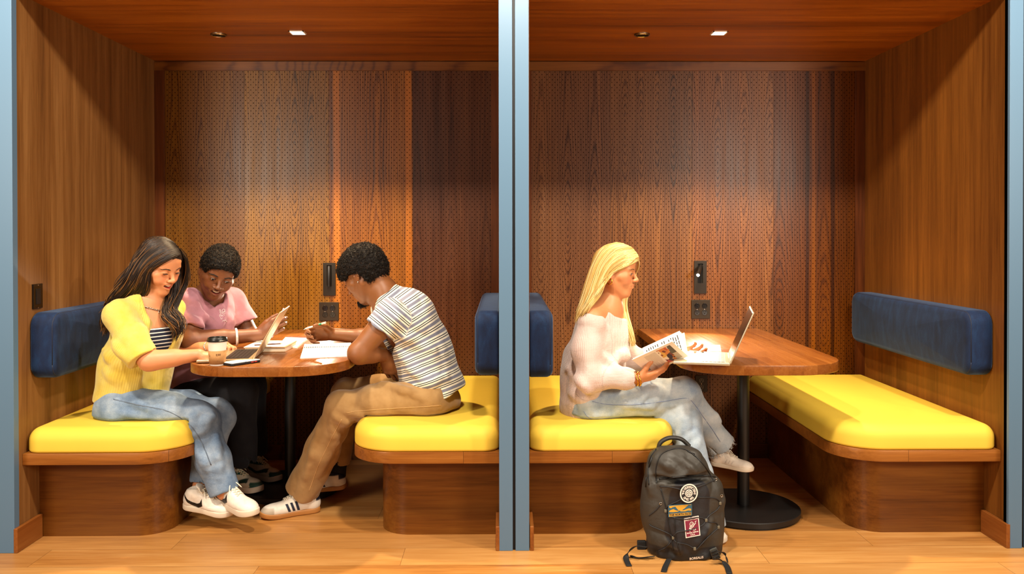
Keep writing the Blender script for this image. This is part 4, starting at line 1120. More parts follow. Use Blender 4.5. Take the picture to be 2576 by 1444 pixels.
    # hem and cuff ribbing
    # jeans
    J = SDF(); J.ell(pel+np.array([-.005, 0, -.055]), (.140, .168, .085), k=.05); J.cone(pel-np.array([0, 0, .02]), pel+(wai-pel)*.55, .128, .120, .04, fd)
    J.chain([hipR, hipR*.4+knR*.6, knR], [.094, .086, .082], .05).chain([hipL, hipL*.4+knL*.6, knL], [.094, .086, .080], .05)
    J.chain([knR, knR*.45+anR*.55, anR], [.079, .076, .062], .03).chain([knL, knL*.45+anL*.55, anL], [.078, .068, .056], .03)
    J.cone(anR, anR+(anR-knR)*.35, .052, .056, .004, None, True); J.cone(anL, anL+(anL-knL)*.35, .046, .05, .004, None, True)
    for an, kn in ((anR, knR), (anL, knL)):
        d = nrm(an-kn); e1 = nrm(np.cross(d, (0, 1, 0))); J.box(an+d*.052, (.1, .1, .055), np.stack([e1, np.cross(d, e1), d], 1), sub=True)
    J.box((0, 0, .43), (9, 9, .0001), sub=False) if False else None
    for (p, q) in (((455, 1080, .18), (500, 1040, .17)), ((470, 1095, .19), (520, 1075, .18)), ((330, 1010, .12), (380, 1030, .10)), ((310, 1040, .12), (370, 1050, .10)), ((500, 1130, .18), (520, 1180, .17)), ((545, 1100, .22), (552, 1200, .19)), ((480, 1075, .17), (535, 1050, .2))):
        fold(J, A3(*p), A3(*q), .010, .03)
    J.disp.append(wrink(.0055, 13, 13, 7, 5)); J.disp.append(lambda P: np.where(P[:, 2] > .46, np.maximum(0, .502-P[:, 2])*(P[:, 0] < -1.36), 0))
    jo = build_sdf(J, 'jeans', M_jean, root, .0048)
    for dz in (0, .006):
        sl = surfline(J, [A3(285, 1005-dz*500, .0), A3(350, 1020-dz*500, .0), A3(420, 1033-dz*500, .0), A3(475, 1065-dz*500, .0), A3(505, 1110, .0)+np.array([dz, 0, 0]), A3(530, 1170, .0)+np.array([dz, 0, 0])], .001, [A3(285, 1005, .35), A3(350, 1020, .35), A3(420, 1036, .35), A3(475, 1070, .35), A3(505, 1110, .35), A3(530, 1170, .35)])
        newobj('seam', *tube(sl, .0013, 5), M_seam, jo, True)
    # shoes
    shoe(root, A3(463, 1276, .29), A3(588, 1300, .24), (0.05, -.12, 1), 'court', -1)
    shoe(root, A3(545, 1264, .30), A3(645, 1302, .15), (.05, -.1, 1), 'court', -1)
    # necklace, bracelet
    an_ = np.linspace(-1.55, 1.45, 30); nk = np.array([nb+np.array([0, 0, -.005-.045*math.cos(a)])+.15*(math.cos(a)*fw+math.sin(a)*lat) for a in an_]); nk = surfline(B, nk, .002, np.array([nb+np.array([0, 0, -.005-.045*math.cos(a)]) for a in an_]), 46)
    b = MB()
    for i in range(len(nk)-1):
        a, c = nk[i], nk[i+1]; d = nrm(c-a); e = nrm(np.cross(d, fw)) if i % 2 else nrm(np.cross(d, np.cross(d, fw))); t_ = np.linspace(0, 2*math.pi, 11)
        m_ = (a+c)/2; b.tube(m_+.0058*np.cos(t_)[:, None]*d+.0034*np.sin(t_)[:, None]*e, .0010, 5, cap=False)
    m_ = nk[len(nk)//2]; b.tube([m_, m_-np.array([0, 0, .016])], [.001, .0025], 6)
    b.build('necklace', M_silver, root, True)
    c = wrL-(wrL-elL)*.03; d = nrm(wrL-elL); e1 = nrm(np.cross(d, (0, 0, 1))); e2 = np.cross(d, e1); t_ = np.linspace(0, 2*math.pi, 30)
    b = MB(); b.tube(c+.029*(np.cos(t_)[:, None]*e1+np.sin(t_)[:, None]*e2)+d*(.003*np.sin(t_*5))[:, None], .0028, 6, cap=False); b.build('bracelet', M_silver, root, True)
    # hair
    rt, mn, hl = lin('#170d09'), lin('#24150d'), lin('#94622f')
    g1 = [A3(452, 640, .30), A3(428, 650, .245), A3(402, 664, .235), A3(381, 680, .245), A3(374, 705, .25), A3(366, 738, .27), A3(338, 765, .31), A3(305, 800, .35)]
    g2 = [A3(448, 628, .31), A3(415, 640, .245), A3(382, 662, .235), A3(360, 690, .235), A3(342, 725, .25), A3(306, 765, .31), A3(276, 805, .33), A3(262, 845, .34)]
    g3 = [A3(436, 616, .32), A3(398, 622, .255), A3(364, 650, .245), A3(335, 695, .235), A3(308, 735, .25), A3(278, 775, .29), A3(257, 812, .31), A3(250, 855, .32)]
    g4 = [A3(420, 606, .33), A3(380, 612, .28), A3(346, 645, .27), A3(318, 690, .25), A3(294, 730, .26), A3(266, 768, .27), A3(247, 795, .28)]
    g5 = [A3(404, 601, .34), A3(366, 615, .31), A3(338, 650, .31), A3(316, 692, .29), A3(298, 735, .27), A3(284, 775, .25)]
    hc, _, CS = cap_hair(H, .007, [((.100, 0, -.026), (.062, .095, .098), .012), ((.02, -.070, -.048), (.034, .04, .05), .01)], 'hair_crown', M_hair, root, rt, wrink(.0015, 90, 90, 30))
    gt = [A3(460, 650, .33), A3(440, 640, .27), A3(405, 648, .24), A3(384, 666, .235), A3(372, 690, .24)]
    ps = hairpaths([g1, g2, g3, g4, g5], 1100, .0045, 1, .017, 34, 1.5, .2, (CS, H))+hairpaths([[A3(458, 640, .36), A3(436, 618, .33), A3(402, 606, .29), A3(368, 628, .26), A3(335, 670, .25)], [A3(446, 622, .38), A3(420, 604, .35), A3(385, 602, .31), A3(352, 632, .28), A3(322, 680, .27)]], 160, .003, 6, .003, 34, 1, .2, (CS, H))
    far = [[A3(456, 636, .33), A3(468, 655, .37), A3(474, 685, .39), A3(467, 712, .40), A3(452, 742, .38), A3(446, 775, .36), A3(456, 815, .33), A3(448, 858, .32)],
           [A3(450, 625, .36), A3(466, 650, .41), A3(473, 690, .43), A3(460, 725, .42), A3(440, 755, .40), A3(436, 790, .35), A3(448, 830, .33), A3(440, 850, .33)],
           [A3(430, 690, .42), A3(432, 720, .40), A3(414, 745, .36), A3(412, 775, .31), A3(422, 805, .28), A3(436, 835, .29), A3(446, 862, .31)]]
    ps += hairpaths(far, 480, .0050, 2, .018, 34, 1.7, .2, (CS, H))
    v, f, cc = strands(ps, .0021, 0, 5, haircols(ps, rt, mn, hl, 3, .22)); hr = newobj('hair', v, f, M_hair, root, True, attrs={'Col': cc})
    hc.parent = hr
    return root
# ---------------------------------------------------------------- 2. man in pink T-shirt
def man_pink():
    pel, wai, che, nb = A3(478, 990, .74), A3(500, 915, .74), A3(522, 818, .73), A3(522, 750, .70)
    root = thing('person', 'person with short dark hair in a pink T-shirt leaning over the table with a phone', 'person', (pel[0], pel[1], .49))
    H = Head(A3(550, 684, .62), (.34, -.82, -.44), (.30, 0, 1), 1.02)
    shR, shL = A3(472, 762, .60), A3(584, 756, .84); elR, elL = A3(480, 858, .48), A3(630, 845, .84)
    wrR, wrL = A3(652, 842, .60), A3(566, 862, .70)
    fw = nrm(np.array([.72, -.62, 0])); lat = nrm(np.array([.62, .72, 0])); fd = (fw, .68)
    hipR, hipL = A3(480, 1000, .64), A3(500, 990, .82); knR, knL = A3(605, 985, .62), A3(628, 968, .82); anR, anL = A3(612, 1150, .64), A3(640, 1128, .84)
    B = SDF(); B.chain([pel, wai, che], [.13, .12, .145], .03, fd).cone(che, nb-np.array([0, 0, .03]), .14, .095, .04, fd).cone(shR, shL, .055, .055, .04)
    B.cone(H.P(-.03, 0, -.05), nb-np.array([0, 0, .02]), .052, .056, .03).cone(H.P(.0, 0, -.06), nb, .044, .050, .03)
    B.chain([shR, elR, wrR], [.054, .046, .029], .02).chain([shL, elL, wrL], [.054, .044, .029], .02); B.cone(elR+(wrR-elR)*.1, elR+(wrR-elR)*.45, .044, .040, .02)
    B.chain([hipR, knR, anR], [.085, .06, .04], .03).chain([hipL, knL, anL], [.085, .06, .04], .03)
    H.add(B, smile=1, lid=1.3, nose=1.1, broad=1.3, lips=1.35)
    tips = hand(B, wrR, A3(688, 822, .60)-wrR, (.15, 1, .1), -1, (.75, .8, .85, .9), (.5, .2), 1.05, spread=.04, tdir=(.55, .35, .75))
    hand(B, wrL, A3(530, 868, .66)-wrL, (0, 0, -1), -1, (.4, .5, .5, .6), (.3, .2), 1.0)
    fine = [(H.c-.155, H.c+.155, .0020), (wrR-.06, wrR+np.array([.2, .12, .14]), .0026)]
    build_sdf(B, 'body', M_skind, root, .006, fine, H.paints(SKD, lin('#7d3a30'), smile=1, blush=lin('#6c3a1e')), SKD)
    H.parts(root, B, M_lash, M_iris, smile=1, lid=1.3, look=(.9, .1, -.35), browthick=1.3)
    # T-shirt
    T = SDF(); T.chain([pel+np.array([0, 0, .0]), wai, che], [.160, .158, .170], .04, (fw, .76)).cone(che, nb-np.array([0, 0, .04]), .160, .115, .04, fd).cone(shR, shL, .066, .066, .04)
    for sh_, el_ in ((shR, elR), (shL, elL)):
        d = nrm(el_-sh_); e = sh_+(el_-sh_)*(.72 if sh_ is shR else .62); T.cone(sh_, e+d*.01, .066, .070, .03)
        e1 = nrm(np.cross(d, (0, 1, 0))); T.box(e+d*.065, (.12, .12, .06), np.stack([e1, np.cross(d, e1), d], 1), k=.003, sub=True); T.cone(e-d*.03, e+d*.06, .048, .060, .004, None, True)
    T.cone(nb+np.array([0, 0, -.010])+fw*.012, nb+np.array([0, 0, .12])+fw*.05, .066, .085, .012, None, True)
    T.box(pel-np.array([0, 0, .13]), (.4, .4, .11), sub=True)
    for (p, q) in (((470, 790, .52), (520, 830, .56)), ((500, 770, .55), (535, 850, .56)), ((560, 790, .62), (545, 860, .60)), ((520, 800, .54), (560, 850, .58)), ((455, 740, .56), (490, 760, .52))): fold(T, A3(*p), A3(*q), .010, .03)
    T.disp.append(wrink(.005, 12, 12, 8, 7))
    M_pink = fabric('pink_cotton', '#b98290', '#a8737f', scale=1300, bs=.15)
    tee = build_sdf(T, 't_shirt', M_pink, root, .0048)
    col_ = smoothpath([A3(500, 699, .55), A3(500, 720, .53), A3(508, 745, .54), A3(524, 764, .565), A3(542, 768, .59), A3(556, 758, .64)], 8)
    # chest print, loose white scribble as on the shirt
    b = MB(); rr = np.random.RandomState(4)
    for (pts) in ([(563, 777), (559, 780), (560, 784), (564, 784), (565, 779), (563, 777)], [(562, 786), (556, 786), (555, 780), (552, 779), (554, 788), (557, 790), (562, 788)], [(553, 797), (552, 792), (555, 792), (556, 796), (559, 793), (561, 796)], [(554, 798), (557, 803), (560, 799)], [(563, 785), (566, 783)], [(563, 788), (566, 788)], [(562, 791), (565, 793)], [(559, 810), (561, 806), (564, 808), (566, 805), (569, 810)], [(570, 808), (571, 809)]):
        o1 = [A3(p[0], p[1], .45) for p in pts]; o2 = [A3(p[0], p[1], .74) for p in pts]; b.tube(surfline(T, o1, .001, o2, 24), .0013, 4)
    b.build('shirt_print', simple('print_white', '#efe2df', .8), tee, True)
    # dark trousers
    J = SDF(); J.ell(pel+np.array([0, 0, -.03]), (.16, .17, .11), k=.05); J.chain([hipR, knR], [.095, .082], .05).chain([hipL, knL], [.095, .082], .05)
    J.chain([knR, anR], [.080, .068], .03).chain([knL, anL], [.080, .066], .03); J.disp.append(wrink(.005, 12, 12, 7, 8))
    J.cone(anR, anR-np.array([0, 0, .1]), .055, .06, .004, None, True); J.cone(anL, anL-np.array([0, 0, .1]), .055, .06, .004, None, True)
    J.box((anR+anL)/2-np.array([0, 0, .115]), (.4, .4, .07), sub=True)
    build_sdf(J, 'trousers', fabric('black_denim', '#15151a', '#1d1c20', sheen=.05), root, .006)
    gr = (anR[0], 0, 0)
    fR, fL = atz(588, 1222, .0), atz(640, 1196, .0)
    shoe(root, np.array([fR[0]-.01, .74, .037]), np.array([fR[0]+.215, .62, .037]), (0, 0, 1), 'runner', -1)
    shoe(root, np.array([fL[0]+.0, .93, .037]), np.array([fL[0]+.205, .80, .037]), (0, 0, 1), 'runner', -1)
    cut = [((.108, 0, -.035), (.080, .12, .098), .010), ((.030, .085, -.062), (.055, .05, .070), .008), ((.030, -.085, -.062), (.055, .05, .070), .008)]
    h, V_, S_ = cap_hair(H, .015, cut, 'hair', M_curl, root, lin('#0e0906'), wrink(.004, 160, 160, 160, 3), .0025)
    curls(V_, H, h, 4200, 1, lin('#120c08'), lin('#3a2919'))
    d = nrm(wrR-elR); c = elR+(wrR-elR)*.66; e1 = nrm(np.cross(d, (0, 0, 1))); e2 = np.cross(d, e1)
    b = MB(); t_ = np.linspace(0, 2*math.pi, 30); R_ = .0375
    v, f = tube(c+R_*(np.cos(t_)[:, None]*e1+np.sin(t_)[:, None]*e2), .0055, 8, False, (d, 1.0)); b.add(v, f); b.build('wristband', simple('band_white', '#e9d9cc', .6), root, True)
    b = MB(); b.tube(c+(R_+.0042)*(np.cos(t_[8:16])[:, None]*e1+np.sin(t_[8:16])[:, None]*e2), .0022, 6); b.build('band_mark', simple('band_red', '#b5302e', .6), root, True)
    # held phone
    ph = thing('phone', 'phone held upright in the hand of the man in the pink T-shirt', 'phone', tuple(A3(700, 810, .61)))
    c = A3(699, 812, .70); fwd = nrm((.93, .22, -.40)); upv = nrm(np.array([.42, 0, 1])-fwd*np.dot((.42, 0, 1), fwd)); R_ = np.stack([fwd, np.cross(upv, fwd), upv], 1)
    b = MB(); b.box(c-np.array([.005, .036, .073]), c+np.array([.005, .036, .073]), .004, rot=R_); b.build('phone_body', simple('phone_case', '#b9a8c8', .3), ph, True)
    b = MB(); b.box(c+np.array([-.0058, -.033, -.069]), c+np.array([-.0050, .033, .069]), rot=R_, ctr=c); b.build('screen', M_gloss, ph)
    return root
# ---------------------------------------------------------------- 3. man in striped T-shirt
def man_striped():
    pel, wai, che, nb = A3(1086, 978, .42), A3(1066, 895, .43), A3(1028, 812, .43), A3(972, 745, .43)
    root = thing('person', 'person with short curly hair in a striped T-shirt and tan trousers, writing', 'person', (pel[0], pel[1], .49))
    H = Head(A3(916, 690, .44), (-.74, .38, -.55), (-.12, 0, 1), 1.04)
    shN, shF = A3(982, 792, .27), A3(970, 778, .60); elN, elF = A3(902, 888, .23), A3(968, 852, .74); wrN, wrF = A3(966, 893, .34), A3(840, 842, .74)
    fw = nrm(np.array([-1, .08, -.2])); fd = (fw, .72)
    hipN, hipF = A3(1072, 1000, .31), A3(1060, 990, .55); knN, knF = A3(862, 1024, .33), A3(872, 990, .60); anN, anF = A3(762, 1232, .46), A3(852, 1160, .62)
    B = SDF(); B.chain([pel, wai, che], [.14, .125, .15], .03, fd).cone(che, nb, .15, .085, .04, fd).cone(shN, shF, .056, .056, .04)
    B.cone(H.P(-.035, 0, -.045), nb, .054, .060, .03).cone(H.P(.0, 0, -.06), nb+np.array([-.02, 0, -.02]), .046, .052, .03)
    B.chain([shN, elN, wrN], [.056, .046, .030], .02).chain([shF, elF, wrF], [.056, .044, .030], .02); B.cone(elN+(wrN-elN)*.1, elN+(wrN-elN)*.5, .044, .038, .02); B.cone(elF+(wrF-elF)*.1, elF+(wrF-elF)*.45, .043, .040, .02)
    B.chain([hipN, knN, anN], [.085, .06, .038], .03).chain([hipF, knF, anF], [.085, .06, .038], .03)
    H.add(B, smile=0, lid=.25, nose=1.15, broad=1.3, lips=1.3)
    hand(B, wrN, A3(988, 938, .36)-wrN, (.2, .9, 0), -1, (.4, .45, .5, .6), (.3, .2), 1.05)
    tips = hand(B, wrF, A3(790, 838, .72)-wrF, (0, -1, -.25), -1, (.85, 1.0, 1.1, 1.2), (.6, .55), 1.1, spread=.03)
    fine = [(H.c-.155, H.c+.155, .0021), (wrF-np.array([.22, .1, .1]), wrF+.05, .0026), (wrN-.06, wrN+np.array([.12, .1, .05])-np.array([0, 0, .12]), .003)]
    fine[2] = (np.minimum(wrN-.05, wrN+np.array([0, 0, -.16])), wrN+np.array([.14, .1, .05]), .003)
    build_sdf(B, 'body', M_skind, root, .006, fine, H.paints(SKD2, lin('#7d4030'), blush=SKD2), SKD2)
    H.parts(root, B, M_lash, M_iris, lid=.25, browthick=1.2)
    # goatee
    gp = []; r = np.random.RandomState(8)
    for i in range(1100):
        a = r.uniform(-1, 1); p = H.P(.055+.036*r.rand(), a*.022, -.098+.012*r.rand()); gp.append(np.array([p, p+H.s*(-H.u*.007+r.randn(3)*.003), p+H.s*(-H.u*.020+H.f*.004+r.randn(3)*.006)]))
    v, f, cc = strands(gp, .0016, 0, 4, [(lin('#0c0806'),)*2 for _ in gp]); newobj('beard', v, f, M_curl, root, True, attrs={'Col': cc})
    cut = [((.100, 0, -.055), (.078, .12, .092), .008), ((.030, .088, -.050), (.068, .05, .070), .008), ((.030, -.088, -.050), (.068, .05, .070), .008)]
    h, V_, S_ = cap_hair(H, .021, cut, 'hair', M_curl, root, lin('#0d0806'), wrink(.005, 130, 130, 130, 3), .0025)
    curls(V_, H, h, 4200, 2, lin('#120c08'), lin('#33251a'))
    e_ = H.P(-.004, .080, -.033); b = MB(); b.lathe([(.0035, -.0015), (.0035, .0015)], e_-np.array([0, .004, 0]), 12, axis='y'); b.build('ear_stud', M_silver, root, True)
    # T-shirt
    T = SDF(); T.chain([A3(1092, 1020, .42), pel+np.array([.010, 0, -.01]), wai, che], [.168, .172, .162, .168], .04, (fw, .82)).cone(che, nb+np.array([.012, 0, -.012]), .160, .085, .04, fd).cone(shN, shF, .066, .066, .04)
    for sh_, el_, k_ in ((shN, elN, .36), (shF, elF, .42)):
        d = nrm(el_-sh_); e = sh_+(el_-sh_)*k_; T.cone(sh_, e+d*.01, .068, .070, .03); e1 = nrm(np.cross(d, (0, 1, 0))); T.box(e+d*.065, (.11, .11, .06), np.stack([e1, np.cross(d, e1), d], 1), k=.003, sub=True)
        T.cone(e-d*.03, e+d*.06, .050, .061, .004, None, True)
    T.cone(nb+(H.P(-.03, 0, -.05)-nb)*.25, H.P(-.03, 0, -.05), .064, .085, .005, None, True)
    dd = nrm(wai-pel); dn = nrm(np.array([-.37, 0, .93])); T.box(A3(1110, 1003, .30)-dn*.085, (.3, .35, .085), np.stack([nrm(np.cross((0, 1, 0), dn)), np.array([0, 1., 0]), dn], 1), k=.003, sub=True)
    for (p, q) in (((1000, 800, .22), (1040, 870, .24)), ((1015, 790, .23), (1060, 830, .26)), ((1000, 880, .28), (1060, 940, .25)), ((1030, 930, .26), (1090, 960, .25)), ((1050, 970, .25), (1120, 950, .26)), ((1010, 840, .27), (1090, 880, .26))): fold(T, A3(*p), A3(*q), .011, .035)
    T.disp.append(wrink(.0045, 12, 12, 9, 11))
    sp = [pel-(wai-pel)*.6, wai, che, nb+(nb-che)*.5]; L = np.r_[0, np.cumsum([np.linalg.norm(sp[i+1]-sp[i]) for i in range(3)])]
    def spine(P):
        num = 0; den = 0
        for i in range(3):
            d = nrm(sp[i+1]-sp[i]); c = L[i]+(P-sp[i])@d; w = 1/(seg(P, sp[i], sp[i+1], 0, 0)+.02)**5; num = num+w*c; den = den+w
        return np.stack([P[:, 1], num/den, P[:, 0]], 1)
    def slv(a, b_): d = nrm(b_-a); return lambda P: np.stack([P[:, 1], (P-a)@d+.006, P[:, 0]], 1)
    fn = near([spine, slv(shN, elN), slv(shF, elF)], [[(pel, che, .165, .165), (che, nb, .16, .1)], [(shN+(elN-shN)*.1, elN, .085, .085)], [(shF+(elF-shF)*.1, elF, .085, .085)]])
    m = bpy.data.materials.new('striped_jersey'); g = G(m); s_ = g.sep(g.attr('uvw'))[1]; fr = g.math('FRACT', s_/.0395+10.0)
    band = lambda a, b_: g.math('MULTIPLY', g.math('GREATER_THAN', fr, a), g.math('LESS_THAN', fr, b_))
    grey = band(.04, .36); navy = g.math('MAXIMUM', band(.55, .64), band(.76, .85)); p = g.pos()
    cc = g.mix(navy, g.mix(grey, lin('#ece5d2'), lin('#7a7c8e')), lin('#191b2e'))
    nb_ = g.bump(g.noise(p, 26, 3, .5, .8), .5, .008); g.bsdf(Base_Color=cc, Roughness=.85, Normal=g.bump(g.noise(p, 1200, 2), .15, .001, nb_), Sheen_Weight=.2)
    build_sdf(T, 't_shirt', m, root, .0042, attrs={'uvw': fn})
    # trousers
    J = SDF(); J.ell(pel+np.array([.0, 0, -.050]), (.135, .175, .085), k=.05); J.cone(pel-np.array([0, 0, .03]), pel+(wai-pel)*.3, .130, .125, .05, fd)
    J.chain([hipN, hipN*.45+knN*.55, knN], [.095, .082, .074], .05).chain([hipF, hipF*.45+knF*.55, knF], [.095, .082, .074], .05)
    J.chain([knN, knN*.5+anN*.5, anN], [.072, .074, .084], .03).chain([knF, knF*.5+anF*.5, anF], [.070, .066, .064], .03)
    for an, kn, w_ in ((anN, knN, .074), (anF, knF, .054)):
        d = nrm(an-kn); J.cone(an-d*.02, an+d*.08, w_*.9, w_, .004, None, True); e1 = nrm(np.cross(d, (0, 1, 0))); J.box(an+d*.070, (.12, .12, .06), np.stack([e1, np.cross(d, e1), d], 1), k=.003, sub=True)
    for (p, q) in (((840, 1045, .25), (880, 1065, .25)), ((860, 1030, .25), (915, 1045, .24)), ((835, 1060, .26), (850, 1130, .24)), ((1000, 975, .21), (1060, 1000, .2)), ((960, 965, .22), (1030, 985, .2)), ((800, 1080, .26), (770, 1200, .24)), ((930, 965, .3), (1000, 950, .3))): fold(J, A3(*p), A3(*q), .011, .03)
    J.disp.append(wrink(.0055, 13, 13, 7, 15)); J.disp.append(lambda P: np.where((P[:, 2] > .45) & (P[:, 0] > -.62), np.maximum(0, .503-P[:, 2]), 0))
    jo = build_sdf(J, 'trousers', fabric('tan_twill', '#a78354', '#967245', scale=900, bs=.3), root, .0048)
    for pts in ([(1110, 1025), (1040, 1030), (960, 1035), (900, 1040), (870, 1045)], [(855, 1055), (825, 1110), (795, 1170), (770, 1235)], ):
        sl = surfline(J, [A3(p[0], p[1], .1) for p in pts], .001, [A3(p[0]+(8 if pts[0][0] < 900 else 0), p[1]-(0 if pts[0][0] < 900 else 12), .40) for p in pts]); newobj('seam', *tube(sl, .0013, 5), simple('tan_stitch', '#c79d66', .8), jo, True)
    shoe(root, atz(806, 1284, .001), atz(653, 1306, .001), (0, 0, 1), 'samba', 1)
    hF = A3(872, 1228, .60); shoe(root, hF, hF+np.array([-.25, .02, .0-(hF[2]-.037)]), (-.1, 0, 1), 'samba', 1)
    # socks
    for an, kn in ((anN, knN), (anF, knF)):
        d = nrm(an-kn); b = MB(); b.tube([an-d*.02, an+d*.03, an+d*.07], [.043, .041, .043], 16); b.build('sock', simple('sock_black', '#141216', .9), root, True)
    # pen
    a = A3(763, 829, .655); e = A3(820, 811, .66)
    pn = thing('pen', 'white and green pen in the writing hand of the striped man', 'pen', tuple(a)); d = nrm(e-a); L_ = np.linalg.norm(e-a)
    b = MB(); b.tube([a+d*.012, a+d*L_*.45], .0042, 10); b.tube([a+d*L_*.8, e], .0045, 10); b.build('barrel', simple('pen_white', '#eeeae0', .3), pn, True)
    b = MB(); b.tube([a+d*L_*.45, a+d*L_*.8], .0046, 10); b.build('grip', simple('pen_green', '#1d8a5a', .3), pn, True); b = MB(); b.tube([a, a+d*.012], [.0008, .0038], 8); b.build('tip', M_silver, pn, True)
    return root
# ---------------------------------------------------------------- 4. blonde woman
def woman_blonde():
    pel, wai, che, nb = A3(1492, 1012, .34), A3(1497, 930, .35), A3(1514, 845, .345), A3(1524, 772, .33)
    root = thing('person', 'person with long blonde hair in a pale sweater and light jeans, reading a book', 'person', (pel[0], pel[1], .49))
    H = Head(A3(1546, 681, .31), (.94, -.27, -.15), (0, -.03, 1), .95)
    shR, shL = A3(1488, 806, .19), A3(1540, 802, .50); elR, elL = A3(1484, 950, .15), A3(1578, 905, .50); wrR, wrL = A3(1606, 953, .13), A3(1700, 898, .42)
    fw = nrm(np.array([1, -.12, -.05])); fd = (fw, .70)
    hipR, hipL = A3(1490, 1018, .25), A3(1490, 1020, .43); knR, knL = A3(1722, 992, .26), A3(1722, 1062, .22); anR, anL = A3(1808, 1118, .33), A3(1782, 1325, .10)
    B = SDF(); B.chain([pel, wai, che], [.13, .105, .125], .03, fd).cone(che, nb-np.array([0, 0, .03]), .125, .085, .04, fd).cone(shR, shL, .048, .048, .04)
    B.cone(che+fw*.04+np.array([0, .055, 0]), che+fw*.055+np.array([0, .06, 0]), .045, .04, .03).cone(che+fw*.04-np.array([0, .055, 0]), che+fw*.055-np.array([0, .06, 0]), .045, .04, .03)
    B.cone(H.P(-.022, 0, -.045), nb, .046, .050, .03).cone(H.P(.0, 0, -.06), nb+fw*.02, .036, .042, .03)
    B.chain([shR, elR, wrR], [.046, .040, .025], .02).chain([shL, elL, wrL], [.046, .040, .025], .02)
    B.chain([hipR, knR, anR], [.08, .056, .036], .03).chain([hipL, knL, anL], [.08, .056, .036], .03).cone(anR, anR+np.array([.0, 0, -.04]), .034, .034, .02)
    B.cone(nb+np.array([0, 0, -.010]), shR+np.array([0, 0, .006]), .058, .047, .03).cone(nb+np.array([0, 0, -.010]), shL+np.array([0, 0, .004]), .058, .047, .03).cone(nb+fw*.015-np.array([0, 0, .02]), che+fw*.02+np.array([0, 0, .03]), .080, .122, .03, fd)
    H.add(B, smile=0, lid=1.0)
    hand(B, wrR, A3(1660, 940, .13)-wrR, (-.25, .55, .8), -1, (.35, .4, .45, .5), (.4, .4), .92)
    hand(B, wrL, A3(1745, 888, .40)-wrL, (-.1, -.75, .4), -1, (.35, .45, .5, .6), (.4, .4), .92)
    fine = [(H.c-.145, H.c+.145, .0019), (wrR-.06, wrR+np.array([.2, .1, .08]), .0024), (wrL-.06, wrL+np.array([.2, .1, .08]), .0024)]
    build_sdf(B, 'body', M_skin, root, .0055, fine, H.paints(SK2, lin('#c4705c'), blush=lin('#dd8a60')), SK2)
    H.parts(root, B, simple('brow_brown', '#6b4a2c', .7), M_irisb, lid=1.0)
    # sweater
    S = SDF(); S.chain([pel+np.array([-.016, 0, .0]), wai-np.array([.012, 0, 0]), che-np.array([.002, 0, 0])], [.164, .156, .150], .05, (fw, .86)).cone(che, nb-np.array([0, 0, .055]), .152, .115, .04, fd).cone(shR-np.array([0, 0, .012]), shL-np.array([0, 0, .012]), .056, .056, .04)
    S.cone(che+fw*.04-np.array([0, .05, 0]), che+fw*.05+np.array([0, .05, 0]), .065, .065, .04)
    S.chain([shR-np.array([0, 0, .02]), shR*.5+elR*.5-np.array([.015, 0, 0]), elR+np.array([.012, 0, 0])], [.054, .060, .056], .05).chain([elR, elR*.25+wrR*.75, wrR-(wrR-elR)*.06], [.055, .043, .031], .04)
    S.chain([shL, elL, elL*.4+wrL*.6], [.060, .062, .044], .04)
    dR = nrm(wrR-elR); e1 = nrm(np.cross(dR, (0, 1, 0))); S.box(wrR-dR*.008+dR*.05, (.07, .07, .05), np.stack([e1, np.cross(dR, e1), dR], 1), k=.002, sub=True)
    S.cone(wrR-dR*.03, wrR+dR*.05, .028, .034, .003, None, True)
    tx = nrm(np.array([.86, 0, -.50])); S.ell(nb+fw*.045+np.array([0, -.012, .060]), (.140, .165, .094), np.stack([tx, np.array([0, 1., 0]), np.cross(tx, (0, 1., 0))], 1), k=.012, sub=True)
    up = nrm(np.array([-.50, 0, .86])); S.box(pel+np.array([.0, 0, -.088])-up*.09, (.35, .3, .075), np.stack([nrm(np.cross((0, 1, 0), up)), np.array([0, 1., 0]), up], 1), k=.003, sub=True)
    for (p, q) in (((1530, 830, .2), (1535, 900, .2)), ((1520, 900, .16), (1560, 935, .16)), ((1450, 960, .15), (1500, 1000, .13)), ((1440, 990, .18), (1490, 1015, .15)), ((1540, 910, .18), (1580, 880, .2)), ((1430, 930, .2), (1470, 970, .12)), ((1560, 890, .22), (1585, 900, .25))): fold(S, A3(*p), A3(*q), .008, .04)
    S.disp.append(wrink(.005, 11, 11, 7, 21))
    rb = near([ribs((pel, nb), fw), ribs((shR, elR), fw), ribs((elR, wrR), (0, 0, 1))], [[(pel, che, .16, .15)], [(shR, elR, .07, .08)], [(elR, wrR, .065, .035)]])
    M_sw = fabric('sweater_knit', '#e0c4bb', '#e8d2ca', rib=(.016, .7, .0065, .9), bs=.55, sheen=.3)
    build_sdf(S, 'sweater', M_sw, root, .0042, attrs={'uvw': rb})
    # jeans
    J = SDF(); J.ell(pel+np.array([-.006, 0, -.052]), (.135, .165, .086), k=.05); J.cone(pel-np.array([0, 0, .03]), pel+(wai-pel)*.3, .125, .12, .05, fd)
    J.chain([hipR, hipR*.4+knR*.6, knR], [.096, .084, .072], .05).chain([knR, knR*.45+anR*.55, anR], [.070, .062, .072], .03)
    J.chain([hipL, hipL*.4+knL*.6, knL], [.094, .082, .076], .02).chain([knL, knL*.5+anL*.5, anL], [.074, .070, .075], .02)
    for an, kn, w_ in ((anR, knR, .064), (anL, knL, .066)):
        d = nrm(an-kn); J.cone(an-d*.02, an+d*.08, w_*.9, w_, .004, None, True); e1 = nrm(np.cross(d, (0, 1, 0))); J.box(an+d*.068, (.12, .12, .06), np.stack([e1, np.cross(d, e1), d], 1), k=.003, sub=True)
